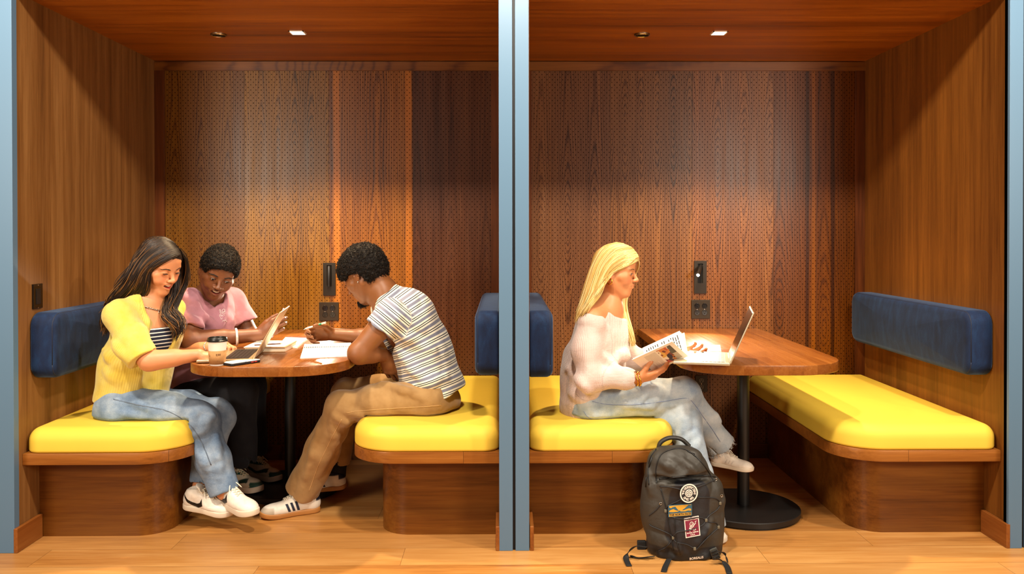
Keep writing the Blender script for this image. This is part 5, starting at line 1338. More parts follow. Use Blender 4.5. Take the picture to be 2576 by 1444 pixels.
    for (p, q) in (((1540, 1000, .14), (1600, 985, .13)), ((1550, 1015, .13), (1640, 1025, .14)), ((1690, 1020, .18), (1740, 1000, .18)), ((1700, 1035, .18), (1742, 1020, .2)), ((1730, 1075, .15), (1690, 1110, .14)), ((1745, 1090, .15), (1705, 1125, .14)), ((1755, 1110, .14), (1720, 1160, .13)), ((1780, 1000, .22), (1810, 1060, .26))): fold(J, A3(*p), A3(*q), .009, .025)
    J.disp.append(wrink(.005, 14, 14, 8, 25)); J.disp.append(lambda P: np.where((P[:, 2] > .45) & (P[:, 0] < .66), np.maximum(0, .503-P[:, 2]), 0))
    jo = build_sdf(J, 'jeans', M_jeanl, root, .0048)
    for pts in ([(1490, 1010), (1530, 1018), (1600, 1018), (1670, 1010), (1725, 1002), (1745, 1015), (1770, 1050), (1795, 1085), (1812, 1112)], [(1468, 1035), (1480, 1050), (1505, 1062)]):
        sl = surfline(J, [A3(p[0], p[1], .05) for p in pts], .001, [A3(p[0], p[1], .45) for p in pts]); newobj('seam', *tube(sl, .0014, 5), simple('seam_blue', '#7684a6', .8), jo, True)
    # frayed hem
    d = nrm(anR-knR); c = anR+d*.008; e1 = nrm(np.cross(d, (0, 1, 0))); e2 = np.cross(d, e1); r = np.random.RandomState(2); fr = []
    for i in range(150):
        t = r.rand()*6.28; p = c+(.070+r.randn()*.001)*(math.cos(t)*e1+math.sin(t)*e2); fr.append(np.array([p-d*.004, p+d*.004+r.randn(3)*.002, p+d*(.008+.006*r.rand())+r.randn(3)*.004]))
    v, f, _ = strands(fr, .0009, 0, 4); newobj('frayed_hem', v, f, simple('fray', '#c9cdd0', .9), jo, True)
    shoe(root, A3(1786, 1168, .33), A3(1896, 1188, .27), (.35, -.15, 1), 'tennis', -1)
    tl = atz(1836, 1372, .0); shoe(root, np.array([tl[0]-.235, .10, .001]), np.array([tl[0]-.003, tl[1]+.025, .001]), (0, 0, 1), 'tennis', -1)
    # jewellery
    for i, (dx, dz, R_) in enumerate(((-.004, -.045, .0125), (-.016, -.038, .009))):
        c = H.P(dx, -.083, dz); t_ = np.linspace(0, 2*math.pi, 26); b = MB(); b.tube(c+R_*(np.cos(t_)[:, None]*nrm(H.f*.9-H.l*.3)+np.sin(t_)[:, None]*H.u), .0026, 8, cap=False); b.build('hoop_earring', M_gold, root, True)
    c = wrR-dR*.006; e1 = nrm(np.cross(dR, (0, 0, 1))); e2 = np.cross(dR, e1); t_ = np.linspace(0, 2*math.pi, 34)
    for o_ in (0, .012):
        b = MB(); b.tube(c+dR*(o_+.004*np.sin(t_*3))[:, None]+.031*(np.cos(t_)[:, None]*e1+np.sin(t_)[:, None]*e2), .0030, 6, cap=False); b.build('bracelet', M_gold, root, True)
    # hair
    rt, mn, hl = lin('#8a6638'), lin('#cfa65c'), lin('#e6cc8e')
    nv = .215
    g0 = [A3(1607, 655, .30), A3(1590, 664, .245), A3(1568, 673, .232), A3(1545, 680, .228), A3(1527, 688, .23), A3(1516, 705, .22), A3(1508, 730, .21)]
    g1 = [A3(1606, 646, .29), A3(1582, 655, .24), A3(1556, 665, .228), A3(1530, 684, .226), A3(1520, 712, .225), A3(1510, 738, .215), A3(1487, 764, .16), A3(1466, 790, .14)]
    g2 = [A3(1600, 635, .30), A3(1566, 642, .236), A3(1536, 664, .224), A3(1514, 702, .22), A3(1500, 738, .205), A3(1476, 772, .15), A3(1458, 802, .15)]
    g3 = [A3(1588, 622, .30), A3(1548, 630, .24), A3(1518, 662, .228), A3(1498, 712, .222), A3(1483, 752, .20), A3(1463, 788, .17), A3(1450, 815, .18)]
    g4 = [A3(1568, 613, .30), A3(1528, 622, .25), A3(1502, 658, .24), A3(1484, 710, .235), A3(1471, 753, .22), A3(1457, 790, .20), A3(1449, 822, .20)]
    g5 = [A3(1550, 610, .31), A3(1514, 624, .275), A3(1492, 664, .27), A3(1475, 712, .26), A3(1464, 752, .25), A3(1454, 788, .24)]
    hc, _, CS = cap_hair(H, .006, [((.100, 0, -.025), (.062, .095, .095), .012), ((.015, -.072, -.050), (.030, .03, .045), .01)], 'hair_crown', M_hair, root, mn, wrink(.001, 90, 90, 30))
    ps = hairpaths([g1, g2, g3, g4, g5], 1000, .0030, 11, .003, 26, 1.0, .12, (CS, H))+hairpaths([g0, g1], 130, .002, 14, 0, 26, 1, .1, (CS, H))
    ps += hairpaths([[A3(1560, 725, .36), A3(1558, 760, .35), A3(1566, 800, .31), A3(1580, 840, .27), A3(1592, 880, .26)], [A3(1582, 735, .38), A3(1576, 765, .36), A3(1582, 805, .32), A3(1592, 845, .29), A3(1600, 872, .29)]], 300, .003, 12, .003, 24, 1.0, .2)
    ps += hairpaths([[A3(1600, 645, .30), A3(1607, 658, .30), A3(1606, 674, .31), A3(1599, 690, .32)], [A3(1598, 640, .34), A3(1606, 655, .35), A3(1604, 675, .36), A3(1598, 700, .37)]], 26, .0012, 13, 0, 26)
    v, f, cc = strands(ps, .0021, 0, 5, haircols(ps, rt, mn, hl, 5, .45, False)); hr = newobj('hair', v, f, M_hair, root, True, attrs={'Col': cc})
    hc.parent = hr
    return root
woman_yellow(); man_pink(); man_striped(); woman_blonde()
# ================================================================ things on the tables
def quadbox(b, c, z0, z1, mi=0):
    """prism over four floor-plan corners"""
    c = [np.asarray(q)[:2] for q in c]; v = [(*q, z0) for q in c]+[(*q, z1) for q in c]
    ar = sum(c[i][0]*c[(i+1) % 4][1]-c[(i+1) % 4][0]*c[i][1] for i in range(4))
    f = [(0, 3, 2, 1), (4, 5, 6, 7), (0, 1, 5, 4), (1, 2, 6, 5), (2, 3, 7, 6), (3, 0, 4, 7)]
    if ar < 0: f = [q[::-1] for q in f]
    b.add(v, f, mi)
def text_mesh(name, body, place, size, mat, parent, align='CENTER', extrude=0.0, bold=0.0):
    """place: function (u, v) arrays -> world points"""
    cu = bpy.data.curves.new('txt', 'FONT'); cu.body = body; cu.size = size; cu.align_x = align; cu.align_y = 'CENTER'; cu.offset = bold; cu.resolution_u = 3
    ob = bpy.data.objects.new('txt', cu); COL.objects.link(ob); dg = bpy.context.evaluated_depsgraph_get(); me = bpy.data.meshes.new_from_object(ob.evaluated_get(dg))
    v = np.array([q.co[:] for q in me.vertices]); f = [tuple(p.vertices) for p in me.polygons]
    bpy.data.objects.remove(ob); bpy.data.curves.remove(cu); bpy.data.meshes.remove(me)
    if not len(v): return None
    return newobj(name, place(v[:, 0], v[:, 1]), f, mat, parent)
def laptop(label, K1, K2, lean, side, body, keymat, w=.233, mark=False):
    """hinge from K1 (near) to K2 (far); base extends to -X; lid leans to +X by lean rad"""
    K1 = np.array(K1); K2 = np.array(K2); e = nrm((K2-K1)*np.array([1, 1, 0])); K2 = K1+e*.325; n = np.array([-e[1], e[0], 0]); n = n if n[0] < 0 else -n
    t = thing('laptop', label, 'laptop', ((K1+K2)/2+n*.1)*np.array([1, 1, 0])+np.array([0, 0, .7505]))
    z = .7505; R = np.stack([n, e, np.cross(n, e)], 1); c = (K1+K2)/2; c[2] = z+.0085
    W = lambda a, b_, h_: c+n*a+e*b_+np.array([0, 0, h_])
    def bx(mb, a0, a1, b0, b1, h0, h1, bev=0.0):
        m = W((a0+a1)/2, (b0+b1)/2, (h0+h1)/2); h = np.array([abs(a1-a0), abs(b1-b0), abs(h1-h0)])/2; mb.box(m-h, m+h, bev, rot=R if np.linalg.det(R) > 0 else R*np.array([1, 1, -1]))
    b = MB(); bx(b, .004, w, -.1625, .1625, -.006, .006, .004); b.build('base', body, t, True)
    b = MB(); bx(b, .022, .125, -.145, .145, .0061, .0064); b.build('keyboard_well', keymat[1], t)
    b = MB()
    for r_ in range(6):
        for k in range(14):
            if r_ == 5 and 4 < k < 9 and k != 5: continue
            a0 = .025+r_*.0163; b0 = -.142+k*.0204; bx(b, a0, a0+.0138, b0, b0+(.0176 if not (r_ == 5 and k == 5) else .0176+4*.0204-.0204), .0064, .0078)
    b.build('keyboard', keymat[0], t)
    b = MB(); bx(b, .138, .222, -.055, .055, .0061, .0064); b.build('trackpad', keymat[2], t)
    b = MB()
    for s in (-.12, .12):
        p = W(.02, s, -.0075); b.lathe([(.008, -.002), (.008, .002)], p, 14); p = W(w-.02, s, -.0075); b.lathe([(.008, -.002), (.008, .002)], p, 14)
    # lid
    ln = nrm(-n*math.sin(lean)+np.array([0, 0, math.cos(lean)])); o = W(.004, 0, .004); th = nrm(np.cross(e, ln)); th = th if th@n > 0 else -th
    RL = np.stack([th, e, ln], 1); RL = RL if np.linalg.det(RL) > 0 else np.stack([th, -e, ln], 1)
    def lx(mb, t0, t1, b0, b1, l0, l1, bev=0):
        m = o+th*(t0+t1)/2+e*(b0+b1)/2+ln*(l0+l1)/2; h = np.array([t1-t0, b1-b0, l1-l0])/2; mb.box(m-h, m+h, bev, rot=RL)
    b = MB(); lx(b, -.0045, .0012, -.1625, .1625, .0, w-.002, .0024); lid = b.build('lid', body, t, True)
    b = MB(); lx(b, .0013, .0018, -.157, .157, .008, w-.008); b.build('screen', M_screen, lid)
    b = MB(); b.tube([o-e*.14-ln*.001, o+e*.14-ln*.001], .0052, 10); b.build('hinge', keymat[1], t, True)
    if mark:
        b = MB(); v = [(o-th*.0049+e*(.012*math.cos(a))+ln*(w*.5+.014*math.sin(a))) for a in np.linspace(0, 2*math.pi, 20, endpoint=False)]; b.add(v+[q-th*.0004 for q in v], [tuple(range(20)), tuple(range(20, 40))[::-1]]); b.build('lid_mark', M_silver, lid)
    return t
M_screen = simple('dark_screen', '#16120f', 0.12); M_alum = simple('aluminium_gold', '#c9ae86', .32, metal=.65); M_alums = simple('aluminium_silver', '#c4b79e', .34, metal=.6)
KM1 = (simple('keys_black', '#19140f', .5), simple('key_well', '#3a2f25', .5), simple('trackpad_grey', '#a48f72', .3)); KM2 = (simple('keys_grey', '#4f4b44', .5), simple('key_well_light', '#a79d8a', .5), simple('trackpad_light', '#d8d0c0', .3))
K1, K2 = atz(637, 903, .765), atz(662, 880, .765)
laptop('open laptop on the left table in front of the woman in yellow', K1, K2, .52, 1, M_alum, KM1, mark=True)
K1, K2 = atz(1839, 914, .765), atz(1835, 886, .765)
laptop('open silver laptop on the right table in front of the blonde woman', K1, K2, .41, 1, M_alums, KM2)
# coffee cup
c = atz(541, 921, .75); c = np.array([c[0], c[1]+.029, .7503]); t = thing('coffee_cup', 'white paper coffee cup with black lid and brown sleeve on the left table', 'cup', tuple(c))
b = MB(); b.lathe([(.029, 0), (.0295, .002), (.0385, .098), (.0395, .100), (.0392, .102), (.036, .102)], c, 48); b.build('paper_cup', simple('cup_white', '#efe9df', .55), t, True)
m = bpy.data.materials.new('cup_sleeve'); g = G(m); x, y, z = g.sep(g.objc()); an = g.math('ARCTAN2', y, x)
d1 = g.math('FRACT', an*5.2+z*70); d2 = g.math('FRACT', an*5.2-z*70); ln_ = g.math('MAXIMUM', g.math('LESS_THAN', d1, .1), g.math('LESS_THAN', d2, .1)); side_ = g.math('LESS_THAN', g.math('SINE', an*2+.4), .1)
g.bsdf(Base_Color=g.mix(ln_*side_*.55, g.mix(g.noise(g.objc(), 90, 3), lin('#b98a55'), lin('#a57645')), lin('#7c5227')), Roughness=.8)
b = MB(); b.lathe([(.0312, .006), (.0318, .006), (.0372, .062), (.0366, .062)], c, 48); sl = b.build('sleeve', m, t, True)
def oncup(u0, v0, k=1.0):
    def f(u, v): a = -math.pi/2+(u+u0)/.0348; r = .0318+(v+v0-.006)*(.0054/.056)+.0004; return np.stack([c[0]+r*np.cos(a), c[1]+r*np.sin(a), c[2]+v+v0], 1)
    return f
b = MB(); pf_ = oncup(0, 0)
for (u0, u1, v0, v1) in ((.006, .009, .042, .051), (.010, .012, .046, .051), (.010, .013, .042, .044), (.014, .017, .043, .051), (.018, .0195, .043, .051), (.021, .0235, .042, .051), (.008, .016, .020, .0212), (.017, .022, .019, .0202), (-.030, -.027, .044, .050), (-.026, -.023, .038, .044)):
    uu = np.linspace(u0, u1, 4); P_ = pf_(np.r_[uu, uu[::-1]], np.r_[[v0]*4, [v1]*4]); b.add(P_, [tuple(range(8))])
b.build('sleeve_print', simple('sleeve_ink', '#6e4a26', .8), sl)
b = MB(); b.lathe([(.0405, .0985), (.0425, .100), (.0425, .104), (.0395, .106), (.0385, .114), (.0365, .116), (.0345, .1155), (.0340, .111), (.0, .111)], c, 48); shade_auto(b.build('lid', simple('lid_black', '#15130f', .35), t), 40)
# phone lying on the table
a, e = atz(575, 920, .752), atz(650, 909, .752); a[2] = e[2] = .7508; d = nrm(e-a); n = np.cross((0, 0, 1), d); m_ = (a+e)/2+n*.016
t = thing('phone', 'phone in a white patterned case lying on the left table', 'phone', tuple(m_)); R = np.stack([d, n, (0, 0, 1)], 1)
o = rrect(-.073, -.0365, .073, .0365, (.011,)*4, 5); v, f = prism(o, 0, .0105, .003, .003, 2); v = m_+v@R.T; MB().add(v, f).build('case', simple('case_black', '#17151a', .5), t, True)
m = bpy.data.materials.new('patterned_case'); g = G(m); p = g.objc(); vc = g.vor(p, 70, 'Distance'); w = g.white(g.vor(p, 70, 'Position'))
g.bsdf(Base_Color=g.mix(g.math('LESS_THAN', vc, .34), lin('#efece4'), g.ramp(w, [(.0, lin('#efece4')), (.45, lin('#efece4')), (.55, lin('#cf5b4a')), (.7, lin('#7fa2c9')), (.85, lin('#e6c35a')), (1, lin('#efece4'))], 'CONSTANT')), Roughness=.35)
v, f = prism(offset_out(o, .0015), .0100, .0122, .001, 0, 2); MB().add(m_+v@R.T, f).build('back_cover', m, t, True)
b = MB(); 
for s in (.045, .028): q = m_+d*s-n*.0368+np.array([0, 0, .006]); b.box(q-np.array([.006, .001, .0016]), q+np.array([.006, .001, .0016]), rot=R)
b.build('side_button', simple('button_red', '#c8322e', .5), t)
M_paper = simple('paper', '#f6f1e6', .75); M_pages = simple('page_edges', '#e8dcc4', .85); M_cover = simple('book_cover_tan', '#b98a5c', .6); M_coil = simple('coil_dark', '#3a2226', .4); M_coilr = simple('coil_red', '#8a2f35', .4)
def notebook(label, corners, z0, th, coil=None, cover=None, group='papers and notebooks on the left table'):
    t = thing('notebook', label, 'notebook', (*np.mean([q[:2] for q in corners], 0), z0), group)
    b = MB(); quadbox(b, corners, z0, z0+.001); b.build('cover', cover or M_paper, t)
    cc = np.mean([q[:2] for q in corners], 0); cs = [cc+(np.asarray(q)[:2]-cc)*.985 for q in corners]
    b = MB(); quadbox(b, cs, z0+.0012, z0+th); b.build('pages', M_paper, t)
    if coil:
        p, q, mt = coil; n = int(np.linalg.norm(q-p)/.0085); b = MB(); d = nrm(q-p); e = nrm(np.cross(d, (0, 0, 1)))
        for i in range(n):
            m_ = p+(q-p)*(i+.5)/n; tt = np.linspace(0, 2*math.pi, 11); b.tube(m_+.0058*np.cos(tt)[:, None]*e+(.0058*np.sin(tt)[:, None]+.001)*np.array([0, 0, 1])+d*(.0015*tt/6)[:, None], .0009, 4, cap=False)
        b.build('spiral_binding', mt, t, True)
    return t
Z = .757
F_ = [atz(755, 898, Z), atz(884, 893, Z), atz(884, 862, Z), atz(765, 866, Z)]
p, q = atz(764, 876, Z), atz(884, 873, Z)
notebook('open spiral notebook with blank white pages under the striped man\'s elbow', F_, .7505, .0075, (p, q, M_coil))
Z = .756; Bq = [atz(697, 871, Z), atz(748, 873, Z), atz(776, 850, Z), atz(718, 848, Z)]
notebook('smaller spiral notebook farthest back on the left table, near the writing hand', Bq, .7505, .006, (atz(722, 849, Z), atz(775, 851, Z), M_coilr))
# thick hardcover book with loose sheets
Z = .774; Cq = [atz(613, 874, Z), atz(718, 873, Z), atz(735, 860, Z), atz(650, 857, Z)]
Cq[2] = Cq[1]+(Cq[3]-Cq[0])*.95
t = thing('book', 'thick tan hardcover book under loose sheets on the left table', 'book', (*np.mean([q[:2] for q in Cq], 0), .7505))
cc = np.mean([q[:2] for q in Cq], 0); inn = [cc+(np.asarray(q)[:2]-cc)*.96 for q in Cq]
b = MB(); quadbox(b, Cq, .7506, .7530); quadbox(b, Cq, .7705, .7730); b.build('cover', M_cover, t); b = MB(); quadbox(b, inn, .7531, .7704); b.build('pages', M_pages, t)
S1 = [cc+(np.asarray(q)[:2]-cc)*k for q, k in zip(Cq, (1.0, .9, .97, 1.0))]
t = thing('paper_sheet', 'white sheets of paper lying on the thick book', 'paper', (*cc, .7732)); b = MB(); quadbox(b, S1, .7732, .7752); b.build('sheets', M_paper, t)
a, e = atz(640, 868, .779), atz(712, 864, .779)
t = thing('pencil', 'dark pencil lying across the sheets on the book', 'pencil', tuple(a)); d = nrm(e-a); b = MB(); b.tube([a, e-d*.012], .0034, 6); b.build('shaft', simple('pencil_dark', '#4c2a2a', .4), t); b = MB(); b.tube([e-d*.012, e], [.0034, .0006], 6); b.build('tip', simple('pencil_wood', '#d9b07a', .7), t)
# notebook behind the laptop on the right table
Z = .757; Nq = [atz(1732, 886, Z), atz(1815, 883, Z), atz(1812, 868, Z), atz(1740, 868, Z)]
notebook('white notebook lying behind the silver laptop on the right table', Nq, .7505, .007, None, None, None)
# held book
def held_book():
    Lf, Tt, Bb, Rr = A3(1594, 903, .08), A3(1684, 838, .002), A3(1632, 940, .17), A3(1731, 896, .092)
    t = thing('book', 'open white paperback with a colour photo on its back, held by the blonde woman', 'book', tuple(Bb))
    u_ = nrm(Rr-Bb); H_ = np.linalg.norm(Rr-Bb); wv = Lf-Bb; wv = wv-u_*np.dot(wv, u_); W_ = np.linalg.norm(wv); w = wv/W_; n = nrm(np.cross(w, u_)); n = n if n[1] < 0 else -n   # n towards the camera
    pl = lambda a, h, o: Bb+w*a+u_*h+n*o
    def slab(b, d, w0, w1, h0, h1, t0, t1, nn):
        P = [Bb+d*a+u_*h+nn*o for o in (t0, t1) for (a, h) in ((w0, h0), (w1, h0), (w1, h1), (w0, h1))]
        b.add(P, [(0, 3, 2, 1), (4, 5, 6, 7), (0, 1, 5, 4), (1, 2, 6, 5), (2, 3, 7, 6), (3, 0, 4, 7)])
    b = MB(); slab(b, w, 0, W_, 0, H_, -.0008, .0008, n); b.build('back_cover', simple('cover_white', '#f2e9dc', .35), t)
    b = MB(); slab(b, w, .002, W_-.004, .003, H_-.003, -.0075, -.0009, n); b.build('page_block', M_pages, t)
    def rot(a): return nrm(w*math.cos(a)-n*math.sin(a)), nrm(n*math.cos(a)+w*math.sin(a))
    d2, n2 = rot(math.radians(102)); b = MB(); slab(b, d2, 0, W_, 0, H_, -.0008, .0008, n2); b.build('front_cover', simple('cover_white', '#f2e9dc', .35), t)
    b = MB(); slab(b, d2, .002, W_-.004, .003, H_-.003, .0009, .006, n2); b.build('page_block', M_pages, t)
    M_ink = simple('ink', '#2a2624', .8)
    for k, an in enumerate((84, 90, 96)):
        d3, n3 = rot(math.radians(an)); b = MB(); slab(b, d3, .004, W_*.90, .003, H_-.003, -.0002, .0002, n3); pg = b.build('page', M_paper, t)
        b = MB(); r = random.Random(k)
        for i in range(15):
            h0 = H_-.022-i*.011
            x0 = .02
            while x0 < W_-.030:
                l_ = r.uniform(.006, .03)
                if r.random() < .8: slab(b, d3, x0, min(W_-.028, x0+l_), h0, h0+.004, .0003, .0005, n3)
                x0 += l_+.003
        b.build('printed_lines', M_ink, pg)
    # printing on the cover; reading direction runs from the free edge to the spine
    P2 = lambda x, y, o=.0011: Bb+w*(W_-x*W_)+u_*(y*H_)+n*o      # x 0..1 left-right, y 0..1 bottom-top
    m = bpy.data.materials.new('cover_photo'); g = G(m); p = g.attr('uvw'); x, y, z = g.sep(p); nz = g.noise(p, 7, 4, .6)
    v1 = g.vor(p, 5.5, 'Color'); h_ = g.sep(v1)[0]
    cc = g.ramp(h_, [(0, lin('#7a3418')), (.2, lin('#d9873a')), (.4, lin('#efe0c6')), (.55, lin('#43301f')), (.72, lin('#c5562a')), (.88, lin('#e0b04a'))], 'CONSTANT')
    sky = g.mix(g.math('GREATER_THAN', x, .55), lin('#5b5344'), lin('#b8a48c'))
    g.bsdf(Base_Color=g.mix(g.math('GREATER_THAN', y+(nz-.5)*.4, .74-x*.12), cc, sky), Roughness=.35)
    xs = np.linspace(.10, .90, 10); ys = np.linspace(.56, .90, 10); V_ = []; U_ = []
    for j in ys:
        for i in xs: V_.append(P2(i, j)); U_.append(((i-.1)/.8, (j-.56)/.34, 0))
    newobj('cover_photo', V_, [(j*10+i, j*10+i+1, (j+1)*10+i+1, (j+1)*10+i) for j in range(9) for i in range(9)], m, t, attrs={'uvw': np.array(U_)})
    b = MB(); r = random.Random(3)
    def line(b, x0, x1, y0, h, o=.0010):
        V_ = [P2(x0, y0, o), P2(x1, y0, o), P2(x1, y0+h, o), P2(x0, y0+h, o)]; b.add(V_, [(0, 1, 2, 3)])
    for i in range(16): line(b, .12, .88 if i % 6 else .6, .515-i*.0175, .0045)
    b.build('cover_text', simple('grey_ink', '#a09484', .8), t)
    b = MB(); x0 = .66
    while x0 < .86: l_ = r.choice((.004, .008, .012)); line(b, x0, x0+l_, .055, .07); x0 += l_+.007
    b.build('barcode', M_ink, t)
    # silhouettes of people within the photo
    b = MB()
    for (cx, cy, rx, ry) in ((.62, .70, .13, .055), (.72, .765, .035, .022)):
        k = 16; V_ = [P2(cx+rx*math.cos(a), cy+ry*math.sin(a), .0013) for a in np.linspace(0, 2*math.pi, k, endpoint=False)]; b.add(V_, [tuple(range(k))])
    b.build('photo_figures', simple('photo_dark', '#3d2a2e', .5), t)
held_book()
# ================================================================ backpack
def backpack():
    c0 = A3(1722, 1415, -.05); t = thing('backpack', 'black backpack with three patches standing on the floor against the bench', 'backpack', (c0[0], -.05, 0))
    Y0 = -.055
    C = lambda px, py, Y=Y0: A3(px, py, Y)
    S = SDF(); F2 = ((0, 1, 0), .56)
    S.chain([C(1722, 1345), C(1719, 1290), C(1711, 1240), C(1702, 1200)], [.148, .156, .146, .122], .05, F2); S.box(C(1699, 1168), (.108, .060, .068), r=.052, k=.05)
    S.box(C(1722, 1352)+np.array([0, .0, 0]), (.142, .080, .088), r=.06, k=.04)
    S.box(C(1716, 1270)+np.array([0, .02, 0]), (.150, .064, .12), r=.05, k=.04)
    # front panel
    S.cone(C(1726, 1330, -.125), C(1735, 1250, -.115), .098, .092, .02, ((0, 1, 0), .40)); S.box(C(1730, 1394, -.105), (.075, .045, .022), r=.02, k=.02)
    # hood
    S.cone(C(1698, 1176, -.085), C(1714, 1196, -.095), .088, .110, .008, ((0, 1, 0), .60)); R_h = np.array(Matrix.Rotation(math.radians(-4), 3, 'Y')); S.box(C(1722, 1207, -.155)-np.array([0, .0, .004]), (.122, .050, .013), R_h, r=.004, k=.006, sub=True)
    # side pockets
    S.cone(C(1640, 1345, -.07), C(1637, 1275, -.07), .040, .042, .008, ((1, 0, 0), .55)); S.cone(C(1806, 1350, -.07), C(1812, 1262, -.07), .036, .034, .008, ((1, 0, 0), .6))
    for (p, q) in (((1680, 1360, -.16), (1720, 1390, -.16)), ((1790, 1310, -.15), (1745, 1380, -.17)), ((1660, 1215, -.14), (1700, 1210, -.15)), ((1665, 1165, -.14), (1700, 1180, -.15)), ((1630, 1180, -.10), (1640, 1240, -.10)), ((1700, 1300, -.17), (1705, 1380, -.17)), ((1700, 1150, -.13), (1750, 1185, -.15))): fold(S, C(*p), C(*q), .009, .025)
    S.disp.append(wrink(.006, 14, 10, 12, 31)); S.disp.append(lambda P: np.maximum(0, .004-P[:, 2])*1.5)
    m = bpy.data.materials.new('pack_nylon'); g = G(m); p = g.pos(); cl = g.attr('Col'); nb = g.bump(g.noise(p, 16, 3, .5, .3), .5, .010)
    g.bsdf(Base_Color=cl, Roughness=g.ramp(g.noise(p, 20, 2), [(.3, .46), (.7, .62)]), Normal=g.bump(g.noise(p, 900, 2), .2, .001, nb))
    ol, bk, dk = lin('#34302a'), lin('#17171c'), lin('#0d0d10')
    pf = pd('cone', C(1726, 1330, -.14), C(1735, 1250, -.14), .088, .082, .02, ((0, 1, 0), .8)); pb = lambda P: P[:, 2]-.052
    body = build_sdf(S, 'pack_body', m, t, .0038, (), [(pf, bk, .006), (pb, bk, .006), (lambda P: np.maximum(P[:, 2]-.034, P[:, 1]+.10), dk, .004)], ol)
    def onpack(P, off=.0015):
        P = np.asarray(P, float).reshape(-1, 3); out = P.copy(); out[:, 1] = -.28; done = np.zeros(len(P), bool)
        for y in np.linspace(-.26, .05, 260):
            T = P.copy(); T[:, 1] = y; T = CAM+(P-CAM)*((y-CAM[1])/(P[:, 1]-CAM[1]))[:, None]; d = S.eval(T) < off; nw = d & ~done; out[nw] = T[nw]; done |= nw
        return out
    PX = lambda pts: np.array([C(*p, -.15) for p in pts])
    c7 = lambda pts: [(1640+x/5.47, 1180+y/5.47) for x, y in pts]
    cord = simple('bungee', '#201f22', .6); tog = simple('toggle', '#6b6454', .5)
    def cordline(pts, r=.0022): return tube(onpack(resample(smoothpath(PX(pts), 6), 60), .0022), r, 6)
    for pts in ([(105, 240), (250, 250), (400, 285), (490, 340), (600, 385), (760, 392), (880, 405), (935, 450), (940, 490), (900, 560), (790, 640), (745, 700), (700, 770), (520, 840), (350, 870), (290, 940)],
                [(880, 140), (760, 200), (620, 250), (540, 290), (490, 360), (380, 430), (220, 510), (187, 575), (230, 640), (330, 675), (480, 690), (660, 665), (745, 705), (800, 735), (890, 742), (915, 800)],
                [(-40, 760), (0, 790), (120, 840), (250, 900), (290, 950), (340, 1010), (480, 1040), (590, 1100)], [(915, 810), (760, 950), (620, 1100), (585, 1100)], [(130, 470), (60, 560), (-40, 640)], [(290, 960), (200, 1070), (90, 1130)]):
        newobj('bungee_cord', *cordline(c7(pts)), cord, t, True)
    for p in ((187, 575), (937, 470), (745, 703), (290, 945), (915, 798), (588, 1095)):
        q = onpack(PX(c7([p])), .002)[0]; b = MB(); b.box(q-np.array([.005, .005, .006]), q+np.array([.005, .003, .006]), .002); b.build('cord_toggle', tog, t, True)
    for p in ((880, 140), (958, 368), (120, 475)):
        q = onpack(PX(c7([p])), .002)[0]; b = MB(); tt = np.linspace(0, 2*math.pi, 17); b.tube(q+np.stack([.0045*np.cos(tt), 0*tt-.001, .0045*np.sin(tt)], 1), .0016, 6, cap=False); b.build('eyelet', M_chrome, t, True)
    # patches lie flat: everything on one patch shares the plane fitted to the cloth under it
    surf_ = onpack
    def planar(place, pts, extra=0.0):
        Q_ = surf_(place(np.array(pts, float)), 0.0); c_ = Q_.mean(0); u, s_, vt = np.linalg.svd(Q_-c_); nn = vt[2]; nn = nn if nn[1] < 0 else -nn; mx = ((Q_-c_)@nn).max()
        def f(P, off=.0015):
            P = np.asarray(P, float).reshape(-1, 3); o = c_+nn*(mx+extra+.0005+off*.45); D = P-CAM; t_ = ((o-CAM)@nn)/(D@nn); return CAM+D*t_[:, None]
        return f
    # patches
    def patch(name, uvpts, place, mat, n=1, off=.003, par=None, thick=True):
        V_ = onpack(place(np.array(uvpts)), off); k = len(V_)
        return newobj(name, np.vstack([V_, V_+np.array([0, .0015, 0])]), [tuple(range(k)), tuple(range(2*k-1, k-1, -1))]+[(i, i+k, (i+1) % k+k, (i+1) % k) for i in range(k)], mat, par or t)
    def gridpatch(name, place, u0, v0, u1, v1, mat, off, par=None, n=9, mask=None):
        us = np.linspace(u0, u1, n); vs = np.linspace(v0, v1, n); UV = np.array([(a, b_) for b_ in vs for a in us]); V_ = onpack(place(UV), off)
        f = [(j*n+i, j*n+i+1, (j+1)*n+i+1, (j+1)*n+i) for j in range(n-1) for i in range(n-1)]
        return newobj(name, V_, f, mat, par or t, attrs={'uvw': np.c_[UV, np.zeros(len(UV))]})
    def disc(name, place, r0, r1, mat, off, par=None, ea=(1, 1)):
        n = 40; rs = np.linspace(max(r0, 0.001), r1, 5); UV = np.array([(r*math.cos(a)*ea[0], r*math.sin(a)*ea[1]) for r in rs for a in np.linspace(0, 2*math.pi, n, endpoint=False)]); V_ = onpack(place(UV), off)
        f = [(j*n+i, (j+1)*n+i, (j+1)*n+(i+1) % n, j*n+(i+1) % n) for j in range(4) for i in range(n)]
        if r0 == 0: f.append(tuple(range(n)))
        return newobj(name, V_, f, mat, par or t)
    wht = simple('patch_white', '#e9ded3', .8); blk = simple('patch_black', '#1b1a1d', .8)
    pc = lambda UV: np.array([C(1733+u*22.5+v*1.5, 1241-v*24, -.15) for u, v in UV])
    onp0 = onpack; onpack = planar(pc, [(-.9, 0), (.9, 0), (0, .3), (0, -.9), (0, -.3)], .010)
    q = disc('round_patch', pc, 0, 1.0, wht, .0030); disc('patch_ring', pc, .42, .86, blk, .0036, q); disc('patch_ring', pc, 0, .36, blk, .0036, q)
